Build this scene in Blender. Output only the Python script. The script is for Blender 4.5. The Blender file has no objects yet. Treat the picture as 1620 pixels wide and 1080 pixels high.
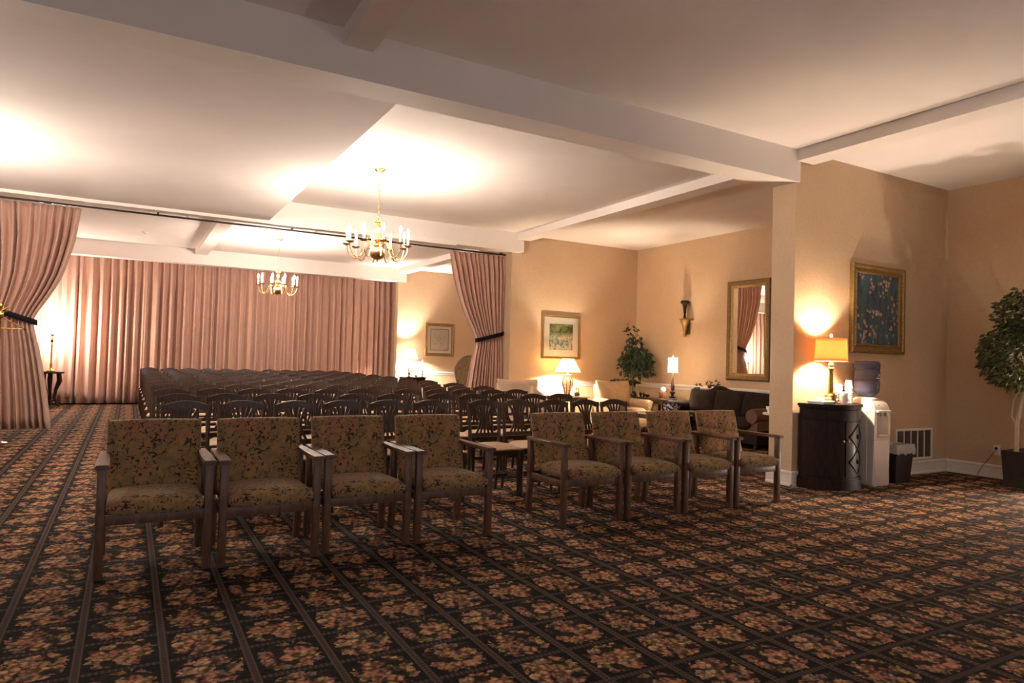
import bpy, bmesh, math, random
from mathutils import Vector, Matrix
random.seed(7)
PI = math.pi
scene = bpy.context.scene
COL = scene.collection

# ------------------------------------------------------------------ camera
F_PX, YAW, PITCH, ROLL, EYE = 1072.0, 0.5148, 0.0276, 0.0282, 1.25
cam_data = bpy.data.cameras.new('camera')
cam_data.sensor_fit = 'HORIZONTAL'; cam_data.sensor_width = 36.0
cam_data.lens = 36.0 * F_PX / 1620.0
cam_data.clip_start = 0.05; cam_data.clip_end = 100
cam = bpy.data.objects.new('camera', cam_data); COL.objects.link(cam)
_fw = Vector((math.sin(YAW)*math.cos(PITCH), math.cos(YAW)*math.cos(PITCH), math.sin(PITCH)))
_rt = Vector((math.cos(YAW), -math.sin(YAW), 0)); _up = _rt.cross(_fw)
_r2 = _rt*math.cos(ROLL) + _up*math.sin(ROLL); _u2 = _up*math.cos(ROLL) - _rt*math.sin(ROLL)
M = Matrix((( _r2.x, _u2.x, -_fw.x, 0), (_r2.y, _u2.y, -_fw.y, 0), (_r2.z, _u2.z, -_fw.z, EYE), (0,0,0,1)))
cam.matrix_world = M
scene.camera = cam

# ------------------------------------------------------------------ world, exposure, lamp strengths
world = bpy.data.worlds.new('world'); scene.world = world; world.use_nodes = True
world.node_tree.nodes['Background'].inputs[0].default_value = (0.90, 0.93, 1.0, 1)
world.node_tree.nodes['Background'].inputs[1].default_value = 0.42   # even sky through the added windows, fills the foreground
scene.view_settings.view_transform = 'Standard'; scene.view_settings.look = 'None'
scene.view_settings.gamma = 1.0; scene.view_settings.use_curve_mapping = False
scene.view_settings.exposure = 2.1
scene.cycles.use_denoising = True
scene.cycles.max_bounces = 10; scene.cycles.diffuse_bounces = 6; scene.cycles.transmission_bounces = 8
scene.cycles.sample_clamp_indirect = 20.0
CANDLE_E = 340.0          # emission of one candle bulb
BULB_E = 1000.0            # emission of a table-lamp bulb
UPLIGHT_E = 950.0
WARM = (1.0, 0.85, 0.72)
WARM2 = (1.0, 0.79, 0.58)

# ------------------------------------------------------------------ materials
MATS = {}
def nodes_of(name):
    m = bpy.data.materials.new(name); m.use_nodes = True
    nt = m.node_tree; b = nt.nodes['Principled BSDF']
    MATS[name] = m
    return m, nt, b
def N(nt, typ, **kw):
    n = nt.nodes.new(typ)
    for k, v in kw.items(): setattr(n, k, v)
    return n
def ramp(nt, fac, stops, interp='LINEAR'):
    r = N(nt, 'ShaderNodeValToRGB'); r.color_ramp.interpolation = interp
    el = r.color_ramp.elements
    while len(el) < len(stops): el.new(0.5)
    for e, (p, c) in zip(el, stops):
        e.position = p; e.color = (*c, 1) if len(c) == 3 else c
    nt.links.new(fac, r.inputs[0]); return r.outputs[0]
def math_n(nt, op, a, b=None, clamp=False):
    n = N(nt, 'ShaderNodeMath', operation=op); n.use_clamp = clamp
    for i, v in enumerate((a, b)):
        if v is None: continue
        if isinstance(v, (int, float)): n.inputs[i].default_value = v
        else: nt.links.new(v, n.inputs[i])
    return n.outputs[0]
def mixc(nt, fac, a, b, typ='MIX'):
    n = N(nt, 'ShaderNodeMix', data_type='RGBA', blend_type=typ)
    for sock, v in ((n.inputs[0], fac), (n.inputs[6], a), (n.inputs[7], b)):
        if isinstance(v, (int, float)): sock.default_value = v
        elif isinstance(v, tuple): sock.default_value = (*v, 1)
        else: nt.links.new(v, sock)
    return n.outputs[2]
def noise(nt, vec, scale, detail=4, rough=0.55, dist=0.0):
    n = N(nt, 'ShaderNodeTexNoise'); n.inputs['Scale'].default_value = scale
    n.inputs['Detail'].default_value = detail; n.inputs['Roughness'].default_value = rough
    n.inputs['Distortion'].default_value = dist
    if vec is not None: nt.links.new(vec, n.inputs['Vector'])
    return n
def objco(nt):
    return N(nt, 'ShaderNodeTexCoord').outputs['Object']
def bump(nt, b, h, strength, dist):
    n = N(nt, 'ShaderNodeBump'); n.inputs['Strength'].default_value = strength; n.inputs['Distance'].default_value = dist
    nt.links.new(h, n.inputs['Height']); nt.links.new(n.outputs[0], b.inputs['Normal'])
def mat(name, col, rough=0.5, metal=0.0, spec=0.5, var=0.12, vscale=14, bmp=0.0, bscale=60, coat=0.0, stretch=None):
    """plain material with a little procedural colour variation and fine relief"""
    m, nt, b = nodes_of(name)
    co = objco(nt)
    if stretch:
        mp = N(nt, 'ShaderNodeMapping'); mp.inputs['Scale'].default_value = stretch
        nt.links.new(co, mp.inputs['Vector']); co = mp.outputs[0]
    nz = noise(nt, co, vscale)
    c = ramp(nt, nz.outputs[0], [(0.3, tuple(x*(1-var) for x in col)), (0.7, tuple(min(1, x*(1+var)) for x in col))])
    nt.links.new(c, b.inputs['Base Color'])
    b.inputs['Roughness'].default_value = rough; b.inputs['Metallic'].default_value = metal
    b.inputs['Specular IOR Level'].default_value = spec
    if coat: b.inputs['Coat Weight'].default_value = coat; b.inputs['Coat Roughness'].default_value = 0.15
    if bmp: bump(nt, b, noise(nt, co, bscale, 6).outputs[0], bmp, 0.01)
    return m
def emit(name, col, strength):
    m = bpy.data.materials.new(name); m.use_nodes = True; nt = m.node_tree
    nt.nodes.remove(nt.nodes['Principled BSDF'])
    e = N(nt, 'ShaderNodeEmission'); e.inputs[0].default_value = (*col, 1); e.inputs[1].default_value = strength
    nt.links.new(e.outputs[0], nt.nodes['Material Output'].inputs[0]); MATS[name] = m
    return m
def shade_mat(name, col, trans=0.6):
    m = bpy.data.materials.new(name); m.use_nodes = True; nt = m.node_tree
    nt.nodes.remove(nt.nodes['Principled BSDF'])
    nz = noise(nt, objco(nt), 40); c = ramp(nt, nz.outputs[0], [(0.3, tuple(x*0.93 for x in col)), (0.7, col)])
    d = N(nt, 'ShaderNodeBsdfDiffuse'); t = N(nt, 'ShaderNodeBsdfTranslucent'); mx = N(nt, 'ShaderNodeMixShader')
    nt.links.new(c, d.inputs[0]); nt.links.new(c, t.inputs[0]); mx.inputs[0].default_value = trans
    nt.links.new(d.outputs[0], mx.inputs[1]); nt.links.new(t.outputs[0], mx.inputs[2])
    nt.links.new(mx.outputs[0], nt.nodes['Material Output'].inputs[0]); MATS[name] = m
    return m

# carpet -------------------------------------------------------------
def carpet_material():
    m, nt, b = nodes_of('floral_carpet')
    co = objco(nt)
    sep = N(nt, 'ShaderNodeSeparateXYZ'); nt.links.new(co, sep.inputs[0])
    SX, SY, X0, Y0 = 0.3055, 0.3066, -0.131, 2.153
    u = math_n(nt, 'DIVIDE', math_n(nt, 'SUBTRACT', sep.outputs[0], X0), SX)
    v = math_n(nt, 'DIVIDE', math_n(nt, 'SUBTRACT', sep.outputs[1], Y0), SY)
    fu = math_n(nt, 'FRACT', u); fv = math_n(nt, 'FRACT', v)
    du = math_n(nt, 'ABSOLUTE', math_n(nt, 'SUBTRACT', fu, 0.5))      # 0 centre of cell .. 0.5 at stripe
    dv = math_n(nt, 'ABSOLUTE', math_n(nt, 'SUBTRACT', fv, 0.5))
    # four flower-bunch layouts repeat over the cells
    iu = math_n(nt, 'FLOOR', u); iv = math_n(nt, 'FLOOR', v)
    ku = math_n(nt, 'MODULO', math_n(nt, 'ADD', iu, 400.0), 2.0); kv = math_n(nt, 'MODULO', math_n(nt, 'ADD', iv, 400.0), 3.0)
    cmb = N(nt, 'ShaderNodeCombineXYZ')
    nt.links.new(math_n(nt, 'ADD', fu, math_n(nt, 'MULTIPLY', ku, 7.3)), cmb.inputs[0])
    nt.links.new(math_n(nt, 'ADD', fv, math_n(nt, 'MULTIPLY', kv, 5.7)), cmb.inputs[1])
    cell = cmb.outputs[0]
    wob = noise(nt, cell, 7.0, 3)
    # blossoms: big voronoi cells, petals: small ones
    vb = N(nt, 'ShaderNodeTexVoronoi'); vb.inputs['Scale'].default_value = 4.6
    warp = N(nt, 'ShaderNodeVectorMath', operation='ADD'); sc = N(nt, 'ShaderNodeVectorMath', operation='SCALE'); sc.inputs['Scale'].default_value = 0.16
    nt.links.new(wob.outputs['Color'], sc.inputs[0]); nt.links.new(cell, warp.inputs[0]); nt.links.new(sc.outputs[0], warp.inputs[1])
    nt.links.new(warp.outputs[0], vb.inputs['Vector'])
    vp = N(nt, 'ShaderNodeTexVoronoi'); vp.inputs['Scale'].default_value = 12.5; nt.links.new(warp.outputs[0], vp.inputs['Vector'])
    sb = N(nt, 'ShaderNodeSeparateColor'); nt.links.new(vb.outputs['Color'], sb.inputs[0])
    sp = N(nt, 'ShaderNodeSeparateColor'); nt.links.new(vp.outputs['Color'], sp.inputs[0])
    hue = math_n(nt, 'ADD', math_n(nt, 'MULTIPLY', sb.outputs[0], 0.64), math_n(nt, 'MULTIPLY', sp.outputs[0], 0.36))
    flower = ramp(nt, hue, [(0.0, (0.06, 0.08, 0.09)), (0.14, (0.20, 0.20, 0.19)), (0.24, (0.34, 0.15, 0.10)), (0.38, (0.66, 0.35, 0.20)),
                            (0.50, (0.38, 0.16, 0.13)), (0.60, (0.46, 0.32, 0.11)), (0.72, (0.68, 0.43, 0.27)), (0.82, (0.15, 0.15, 0.05)), (0.92, (0.48, 0.25, 0.21)), (1.0, (0.25, 0.13, 0.10))])
    petal = ramp(nt, vp.outputs['Distance'], [(0.0, (1.1, 1.1, 1.1)), (0.45, (0.80, 0.75, 0.70)), (0.72, (0.22, 0.20, 0.18))])
    flower = mixc(nt, 1.0, flower, petal, 'MULTIPLY')
    # bunch outline inside the cell
    eu = math_n(nt, 'POWER', math_n(nt, 'DIVIDE', du, 0.395), 2.8); ev = math_n(nt, 'POWER', math_n(nt, 'DIVIDE', dv, 0.425), 2.8)
    rad = math_n(nt, 'ADD', math_n(nt, 'ADD', eu, ev), math_n(nt, 'MULTIPLY', math_n(nt, 'SUBTRACT', noise(nt, cell, 11.0, 4).outputs[0], 0.5), 2.6))
    inside = ramp(nt, rad, [(0.86, (1, 1, 1)), (0.98, (0, 0, 0))])
    holes = ramp(nt, math_n(nt, 'ADD', math_n(nt, 'MULTIPLY', vb.outputs['Distance'], 1.0), math_n(nt, 'MULTIPLY', noise(nt, cell, 17.0, 3).outputs[0], 0.35)), [(0.70, (1, 1, 1)), (0.84, (0.05, 0.05, 0.05))])
    mask = mixc(nt, 1.0, inside, holes, 'MULTIPLY')
    ground = ramp(nt, noise(nt, co, 45, 3).outputs[0], [(0.35, (0.006, 0.006, 0.007)), (0.65, (0.015, 0.013, 0.012))])
    c = mixc(nt, mask, ground, flower)
    # stripes along the room: two fine rails with a chain of dots between
    ss = math_n(nt, 'SUBTRACT', 0.5, du); sv = math_n(nt, 'SUBTRACT', 0.5, dv)
    bandU = ramp(nt, ss, [(0.0, (1, 1, 1)), (0.052, (1, 1, 1)), (0.058, (0, 0, 0))])
    chain = math_n(nt, 'SINE', math_n(nt, 'MULTIPLY', v, 2*PI*14))
    rail = ramp(nt, ss, [(0.0, (0.0, 0.0, 0.0)), (0.024, (0.1, 0.1, 0.1)), (0.034, (1, 1, 1)), (0.046, (1, 1, 1)), (0.054, (0.2, 0.2, 0.2))])
    dots = ramp(nt, chain, [(0.35, (0.25, 0.25, 0.25)), (0.6, (0.9, 0.9, 0.9))])
    lineU = mixc(nt, mixc(nt, 1.0, rail, dots, 'LIGHTEN'), (0.024, 0.017, 0.014), (0.105, 0.072, 0.058))
    bandV = ramp(nt, sv, [(0.0, (1, 1, 1)), (0.040, (1, 1, 1)), (0.046, (0, 0, 0))])
    chain2 = math_n(nt, 'SINE', math_n(nt, 'MULTIPLY', u, 2*PI*14))
    lineV = mixc(nt, ramp(nt, chain2, [(0.3, (0, 0, 0)), (0.7, (1, 1, 1))]), (0.040, 0.029, 0.024), (0.095, 0.066, 0.054))
    c = mixc(nt, bandV, c, lineV); c = mixc(nt, bandU, c, lineU)
    nt.links.new(c, b.inputs['Base Color'])
    b.inputs['Roughness'].default_value = 0.95; b.inputs['Specular IOR Level'].default_value = 0.1
    bump(nt, b, noise(nt, co, 420, 2).outputs[0], 0.35, 0.004)
    return m
carpet_material()

def wall_paint(name, col):
    m, nt, b = nodes_of(name); co = objco(nt)
    n1 = noise(nt, co, 1.3, 3); n2 = noise(nt, co, 26, 6, 0.65, 0.6)
    c = ramp(nt, n1.outputs[0], [(0.3, tuple(x*0.95 for x in col)), (0.7, tuple(x*1.04 for x in col))])
    c = mixc(nt, 0.25, c, ramp(nt, n2.outputs[0], [(0.4, tuple(x*0.86 for x in col)), (0.6, tuple(min(1, x*1.08) for x in col))]))
    nt.links.new(c, b.inputs['Base Color']); b.inputs['Roughness'].default_value = 0.62; b.inputs['Specular IOR Level'].default_value = 0.25
    bump(nt, b, ramp(nt, n2.outputs[0], [(0.42, (0, 0, 0)), (0.58, (1, 1, 1))]), 0.22, 0.004)
wall_paint('tan_wall', (0.58, 0.415, 0.265))
mat('ceiling_white', (0.80, 0.74, 0.70), 0.85, var=0.02, vscale=2, spec=0.2, bmp=0.06, bscale=90)
mat('trim_white', (0.80, 0.74, 0.68), 0.45, var=0.02, vscale=3)
mat('beam_white', (0.78, 0.71, 0.66), 0.7, var=0.02, vscale=2, spec=0.3)

def curtain_mat():
    m, nt, b = nodes_of('curtain_cloth'); co = objco(nt)
    mp = N(nt, 'ShaderNodeMapping'); mp.inputs['Scale'].default_value = (30, 30, 1.5); nt.links.new(co, mp.inputs[0])
    nz = noise(nt, mp.outputs[0], 3, 4)
    c = ramp(nt, nz.outputs[0], [(0.3, (0.47, 0.275, 0.205)), (0.7, (0.58, 0.355, 0.270))])
    nt.links.new(c, b.inputs['Base Color']); b.inputs['Roughness'].default_value = 0.8
    b.inputs['Sheen Weight'].default_value = 0.3; b.inputs['Specular IOR Level'].default_value = 0.2
    bump(nt, b, noise(nt, co, 500, 2).outputs[0], 0.15, 0.003)
curtain_mat()

def tapestry(name, base, alt, rust, dark):
    m, nt, b = nodes_of(name); co = objco(nt)
    n1 = noise(nt, co, 9, 3); c = ramp(nt, n1.outputs[0], [(0.36, base), (0.5, alt), (0.64, base)])
    n2 = noise(nt, co, 6.5, 2); c = mixc(nt, ramp(nt, n2.outputs[0], [(0.55, (0, 0, 0)), (0.66, (0.8, 0.8, 0.8))]), c, rust)
    # curling sprigs
    n3 = noise(nt, co, 32, 2, 0.5, 1.6)
    sprig = ramp(nt, n3.outputs[0], [(0.585, (0, 0, 0)), (0.62, (0.95, 0.95, 0.95))])
    vo = N(nt, 'ShaderNodeTexVoronoi'); vo.inputs['Scale'].default_value = 38; nt.links.new(co, vo.inputs['Vector'])
    leaf = ramp(nt, vo.outputs['Distance'], [(0.22, (0.8, 0.8, 0.8)), (0.30, (0, 0, 0))])
    gate = ramp(nt, noise(nt, co, 12, 2).outputs[0], [(0.5, (0, 0, 0)), (0.56, (1, 1, 1))])
    sprig = mixc(nt, 1.0, sprig, mixc(nt, 1.0, leaf, gate, 'MULTIPLY'), 'LIGHTEN')
    n4 = noise(nt, co, 55, 2, 0.5, 1.0)
    c = mixc(nt, ramp(nt, n4.outputs[0], [(0.57, (0, 0, 0)), (0.62, (0.5, 0.5, 0.5))]), c, alt)
    c = mixc(nt, sprig, c, dark)
    nt.links.new(c, b.inputs['Base Color']); b.inputs['Roughness'].default_value = 0.85; b.inputs['Specular IOR Level'].default_value = 0.15
    b.inputs['Sheen Weight'].default_value = 0.15
    bump(nt, b, noise(nt, co, 350, 2).outputs[0], 0.25, 0.003)
tapestry('floral_tapestry', (0.36, 0.21, 0.075), (0.22, 0.145, 0.07), (0.35, 0.155, 0.085), (0.028, 0.020, 0.020))
tapestry('brown_tapestry', (0.36, 0.24, 0.11), (0.28, 0.19, 0.10), (0.34, 0.18, 0.10), (0.10, 0.07, 0.05))

def wood(name, col, rough=0.35, coat=0.2, k=0.45):
    m, nt, b = nodes_of(name); co = objco(nt)
    mp = N(nt, 'ShaderNodeMapping'); mp.inputs['Scale'].default_value = (22, 22, 4); nt.links.new(co, mp.inputs[0])
    nz = noise(nt, mp.outputs[0], 2.0, 6, 0.6, 0.4)
    c = ramp(nt, nz.outputs[0], [(0.3, tuple(x*(1-k) for x in col)), (0.7, tuple(x*(1+k) for x in col))])
    nt.links.new(c, b.inputs['Base Color']); b.inputs['Roughness'].default_value = rough; b.inputs['Specular IOR Level'].default_value = 0.45
    b.inputs['Coat Weight'].default_value = coat; b.inputs['Coat Roughness'].default_value = 0.2
    bump(nt, b, nz.outputs[0], 0.08, 0.003)
wood('walnut', (0.115, 0.052, 0.027), 0.45, 0.06)
wood('dark_wood', (0.050, 0.023, 0.013), 0.42, 0.08)
wood('cabinet_wood', (0.024, 0.011, 0.008), 0.55, 0.04)
MATS['cabinet_wood'].node_tree.nodes['Principled BSDF'].inputs['Specular IOR Level'].default_value = 0.18
wood('pale_top', (0.50, 0.38, 0.27), 0.25, 0.5, 0.15)
wood('bark', (0.20, 0.12, 0.07), 0.8, 0.0)
wood('pale_bark', (0.55, 0.47, 0.37), 0.75, 0.0, 0.2)
mat('seat_cloth', (0.62, 0.46, 0.31), 0.6, var=0.1, vscale=30, bmp=0.15, bscale=200)
mat('tan_upholstery', (0.50, 0.335, 0.185), 0.75, var=0.14, vscale=7, bmp=0.2, bscale=120)
mat('rose_beige', (0.52, 0.38, 0.27), 0.75, var=0.12, vscale=9, bmp=0.2, bscale=120)
mat('brown_leather', (0.022, 0.013, 0.010), 0.85, spec=0.15, var=0.25, vscale=9, bmp=0.2, bscale=40)
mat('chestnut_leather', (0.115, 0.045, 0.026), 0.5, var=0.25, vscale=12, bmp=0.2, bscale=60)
mat('velvet_black', (0.012, 0.010, 0.011), 0.85, spec=0.1)
mat('brass', (0.72, 0.47, 0.17), 0.22, 1.0, var=0.05)
mat('dull_brass', (0.42, 0.28, 0.11), 0.35, 1.0, var=0.15)
mat('gilt', (0.36, 0.235, 0.085), 0.42, 0.75, var=0.3, vscale=45, bmp=0.35, bscale=70)
mat('antique_gilt', (0.20, 0.125, 0.055), 0.5, 0.5, var=0.35, vscale=55, bmp=0.6, bscale=90)
mat('bronze', (0.035, 0.025, 0.018), 0.4, 0.6, var=0.3)
mat('candle_white', (0.86, 0.80, 0.70), 0.45, var=0.03)
mat('white_plastic', (0.72, 0.66, 0.60), 0.32, var=0.02, spec=0.5)
mat('grey_plastic', (0.48, 0.43, 0.39), 0.4, var=0.04)
mat('paper_white', (0.84, 0.80, 0.76), 0.6, var=0.03)
mat('mat_board', (0.80, 0.74, 0.66), 0.8, var=0.02)
mat('black_plastic', (0.012, 0.011, 0.011), 0.45, var=0.1)
mat('dark_recess', (0.10, 0.075, 0.055), 0.7, var=0.25, vscale=30)
mat('planter_brown', (0.020, 0.015, 0.013), 0.6, var=0.4, vscale=12, bmp=0.3, bscale=40)
mat('soil_moss', (0.03, 0.022, 0.014), 0.95, var=0.5, vscale=60, bmp=0.8, bscale=80)
mat('leaf_green', (0.030, 0.050, 0.022), 0.42, var=0.5, vscale=25, spec=0.4)
mat('leaf_olive', (0.085, 0.098, 0.034), 0.45, var=0.5, vscale=25, spec=0.4)
mat('finial_crystal', (0.75, 0.70, 0.62), 0.1, var=0.02)
mat('shade_rim', (0.62, 0.46, 0.26), 0.6, var=0.1)
shade_mat('shade_cream', (0.92, 0.80, 0.58), 0.62)
shade_mat('shade_white', (0.96, 0.93, 0.88), 0.72)
shade_mat('frosted_glass', (0.98, 0.96, 0.93), 0.85)
shade_mat('shade_amber', (0.56, 0.34, 0.15), 0.22)
shade_mat('bin_liner', (0.75, 0.74, 0.73), 0.45)
emit('candle_flame', WARM, CANDLE_E)
emit('lamp_bulb', WARM2, BULB_E*0.8)
emit('alcove_bulb', WARM2, BULB_E*1.1)
emit('far_lamp_bulb', WARM, BULB_E*2.2)
emit('candle_globe', WARM, BULB_E*0.95)
emit('uplight_glow', WARM, UPLIGHT_E)

def mirror_mat():
    m, nt, b = nodes_of('mirror_glass')
    nz = noise(nt, objco(nt), 3); c = ramp(nt, nz.outputs[0], [(0.3, (0.86, 0.85, 0.82)), (0.7, (0.88, 0.87, 0.84))])
    nt.links.new(c, b.inputs['Base Color']); b.inputs['Metallic'].default_value = 1; b.inputs['Roughness'].default_value = 0.015
mirror_mat()
def glass(name, col, rough=0.02, ior=1.45, thin=True):
    m, nt, b = nodes_of(name)
    nz = noise(nt, objco(nt), 5); c = ramp(nt, nz.outputs[0], [(0.3, tuple(x*0.96 for x in col)), (0.7, col)])
    nt.links.new(c, b.inputs['Base Color']); b.inputs['Transmission Weight'].default_value = 1; b.inputs['Roughness'].default_value = rough; b.inputs['IOR'].default_value = ior
glass('clear_glass', (0.97, 0.97, 0.96), 0.01, 1.25)
glass('blue_bottle', (0.15, 0.16, 0.27), 0.08, 1.25); MATS['blue_bottle'].node_tree.nodes['Principled BSDF'].inputs['Transmission Weight'].default_value = 0.5

def window_pane():
    m = bpy.data.materials.new('window_pane'); m.use_nodes = True; nt = m.node_tree
    nt.nodes.remove(nt.nodes['Principled BSDF'])
    a = N(nt, 'ShaderNodeBsdfTransparent'); g = N(nt, 'ShaderNodeBsdfGlossy'); g.inputs['Roughness'].default_value = 0.05
    mx = N(nt, 'ShaderNodeMixShader'); mx.inputs[0].default_value = 0.06
    nt.links.new(a.outputs[0], mx.inputs[1]); nt.links.new(g.outputs[0], mx.inputs[2]); nt.links.new(mx.outputs[0], nt.nodes['Material Output'].inputs[0])
    MATS['window_pane'] = m
window_pane()
def porcelain(name, col, ink, scale=22, thr=0.52):
    m, nt, b = nodes_of(name); co = objco(nt)
    nz = noise(nt, co, scale, 3, 0.5, 1.2)
    c = ramp(nt, nz.outputs[0], [(thr-0.02, col), (thr+0.02, ink)])
    nt.links.new(c, b.inputs['Base Color']); b.inputs['Roughness'].default_value = 0.12; b.inputs['Coat Weight'].default_value = 0.6
porcelain('blue_white_china', (0.62, 0.62, 0.66), (0.02, 0.035, 0.13), 20, 0.47)
porcelain('cream_china', (0.72, 0.58, 0.42), (0.40, 0.18, 0.09), 14, 0.60)

def garden_print():
    m, nt, b = nodes_of('garden_print'); co = objco(nt)
    s = N(nt, 'ShaderNodeSeparateXYZ'); nt.links.new(co, s.inputs[0])
    n1 = noise(nt, co, 10, 5, 0.6, 0.8); n2 = noise(nt, co, 17, 3, 0.6, 0.5)
    trees = ramp(nt, n1.outputs[0], [(0.38, (0.03, 0.04, 0.02)), (0.5, (0.16, 0.20, 0.05)), (0.6, (0.30, 0.30, 0.12))])
    blooms = ramp(nt, n2.outputs[0], [(0.36, (0.22, 0.20, 0.24)), (0.46, (0.28, 0.48, 0.42)), (0.54, (0.75, 0.70, 0.66)), (0.64, (0.66, 0.34, 0.24))])
    h = math_n(nt, 'ADD', s.outputs[2], math_n(nt, 'MULTIPLY', n1.outputs[0], 0.16))
    nt.links.new(mixc(nt, ramp(nt, h, [(0.06, (0, 0, 0)), (0.17, (1, 1, 1))]), blooms, trees), b.inputs['Base Color'])
    b.inputs['Roughness'].default_value = 0.7
garden_print()
def sketch_print():
    m, nt, b = nodes_of('sketch_print'); co = objco(nt)
    n1 = noise(nt, co, 7, 4, 0.6, 1.4)
    l = ramp(nt, n1.outputs[0], [(0.47, (0, 0, 0)), (0.50, (0.7, 0.7, 0.7)), (0.53, (0, 0, 0))])
    s = N(nt, 'ShaderNodeVectorMath', operation='LENGTH'); nt.links.new(co, s.inputs[0])
    g = ramp(nt, s.outputs['Value'], [(0.12, (1, 1, 1)), (0.27, (0, 0, 0))])
    nt.links.new(mixc(nt, mixc(nt, 1.0, l, g, 'MULTIPLY'), (0.72, 0.60, 0.46), (0.20, 0.13, 0.10)), b.inputs['Base Color'])
    b.inputs['Roughness'].default_value = 0.7
sketch_print()
def abstract_canvas():
    m, nt, b = nodes_of('abstract_canvas'); co = objco(nt)
    mp = N(nt, 'ShaderNodeMapping'); mp.inputs['Scale'].default_value = (9, 9, 2.6); nt.links.new(co, mp.inputs[0])
    n1 = noise(nt, mp.outputs[0], 1.0, 5, 0.6, 0.4); n2 = noise(nt, co, 3.1, 2); n3 = noise(nt, co, 9, 2)
    base = ramp(nt, n1.outputs[0], [(0.32, (0.015, 0.022, 0.038)), (0.46, (0.040, 0.075, 0.125)), (0.56, (0.060, 0.110, 0.130)), (0.68, (0.035, 0.060, 0.055))])
    vo = N(nt, 'ShaderNodeTexVoronoi'); vo.inputs['Scale'].default_value = 19; nt.links.new(co, vo.inputs['Vector'])
    dab = ramp(nt, vo.outputs['Distance'], [(0.34, (1, 1, 1)), (0.46, (0, 0, 0))])
    gate = ramp(nt, n2.outputs[0], [(0.49, (0, 0, 0)), (0.53, (1, 1, 1))])
    sc = N(nt, 'ShaderNodeSeparateColor'); nt.links.new(vo.outputs['Color'], sc.inputs[0])
    hue = ramp(nt, sc.outputs[0], [(0.1, (0.45, 0.36, 0.34)), (0.35, (0.52, 0.38, 0.18)), (0.6, (0.58, 0.20, 0.12)), (0.8, (0.50, 0.42, 0.40)), (0.95, (0.05, 0.06, 0.07))])
    nt.links.new(mixc(nt, mixc(nt, 1.0, dab, gate, 'MULTIPLY'), base, hue), b.inputs['Base Color']); b.inputs['Roughness'].default_value = 0.55
    bump(nt, b, n1.outputs[0], 0.3, 0.004)
abstract_canvas()

# ------------------------------------------------------------------ mesh helpers
def B(): return bmesh.new()
def box(bm, c, s, rot=None, bev=0.0, seg=2):
    mtx = Matrix.Translation(c) @ (rot.to_4x4() if rot else Matrix.Identity(4)) @ Matrix.Diagonal((*s, 1))
    r = bmesh.ops.create_cube(bm, size=1, matrix=mtx)
    if bev:
        es = list({e for v in r['verts'] for e in v.link_edges})
        bmesh.ops.bevel(bm, geom=es, offset=bev, segments=seg, profile=0.5, affect='EDGES')
    return bm
def b2(bm, x0, x1, y0, y1, z0, z1, bev=0.0):
    return box(bm, ((x0+x1)/2, (y0+y1)/2, (z0+z1)/2), (x1-x0, y1-y0, z1-z0), None, bev)
def bar(bm, p, q, w, d, bev=0.0, up=(0, 0, 1)):
    p, q = Vector(p), Vector(q); z = (q-p).normalized(); upv = Vector(up)
    if abs(z.dot(upv)) > 0.98: upv = Vector((0, 1, 0))
    x = upv.cross(z).normalized(); y = z.cross(x)
    rot = Matrix((x, y, z)).transposed()
    return box(bm, (p+q)/2, (w, d, (q-p).length), rot, bev)
def tube(bm, pts, r, n=8, cap=True):
    pts = [Vector(p) for p in pts]; rings = []
    prev = None
    for i, p in enumerate(pts):
        t = (pts[min(i+1, len(pts)-1)] - pts[max(i-1, 0)]).normalized()
        if prev is None:
            a = Vector((0, 0, 1)) if abs(t.z) < 0.9 else Vector((1, 0, 0))
            prev = t.cross(a).normalized()
        x = (prev - t*prev.dot(t)).normalized(); prev = x; y = t.cross(x)
        rr = r[i] if isinstance(r, (list, tuple)) else r
        rings.append([bm.verts.new(p + (x*math.cos(2*PI*k/n) + y*math.sin(2*PI*k/n))*rr) for k in range(n)])
    for a, b_ in zip(rings, rings[1:]):
        for k in range(n): bm.faces.new((a[k], a[(k+1) % n], b_[(k+1) % n], b_[k]))
    if cap:
        bm.faces.new(rings[0][::-1]); bm.faces.new(rings[-1])
    return bm
def lathe(bm, prof, n=20, c=(0, 0, 0), cap=True, sx=1.0, sy=1.0):
    rings = []
    for r, z in prof:
        r = max(r, 0.0004)
        rings.append([bm.verts.new((c[0]+r*sx*math.cos(2*PI*k/n), c[1]+r*sy*math.sin(2*PI*k/n), c[2]+z)) for k in range(n)])
    for a, b_ in zip(rings, rings[1:]):
        for k in range(n): bm.faces.new((a[k], a[(k+1) % n], b_[(k+1) % n], b_[k]))
    if cap:
        bm.faces.new(rings[0][::-1]); bm.faces.new(rings[-1])
    return bm
def extrude(bm, poly, origin, e1, e2, e3, depth):
    """polygon in (e1,e2) swept along e3"""
    o, e1, e2, e3 = Vector(origin), Vector(e1), Vector(e2), Vector(e3)
    a = [bm.verts.new(o+e1*p+e2*q) for p, q in poly]; b_ = [bm.verts.new(o+e1*p+e2*q+e3*depth) for p, q in poly]
    n = len(poly)
    for k in range(n): bm.faces.new((a[k], a[(k+1) % n], b_[(k+1) % n], b_[k]))
    bm.faces.new(a[::-1]); bm.faces.new(b_)
    return bm
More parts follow.
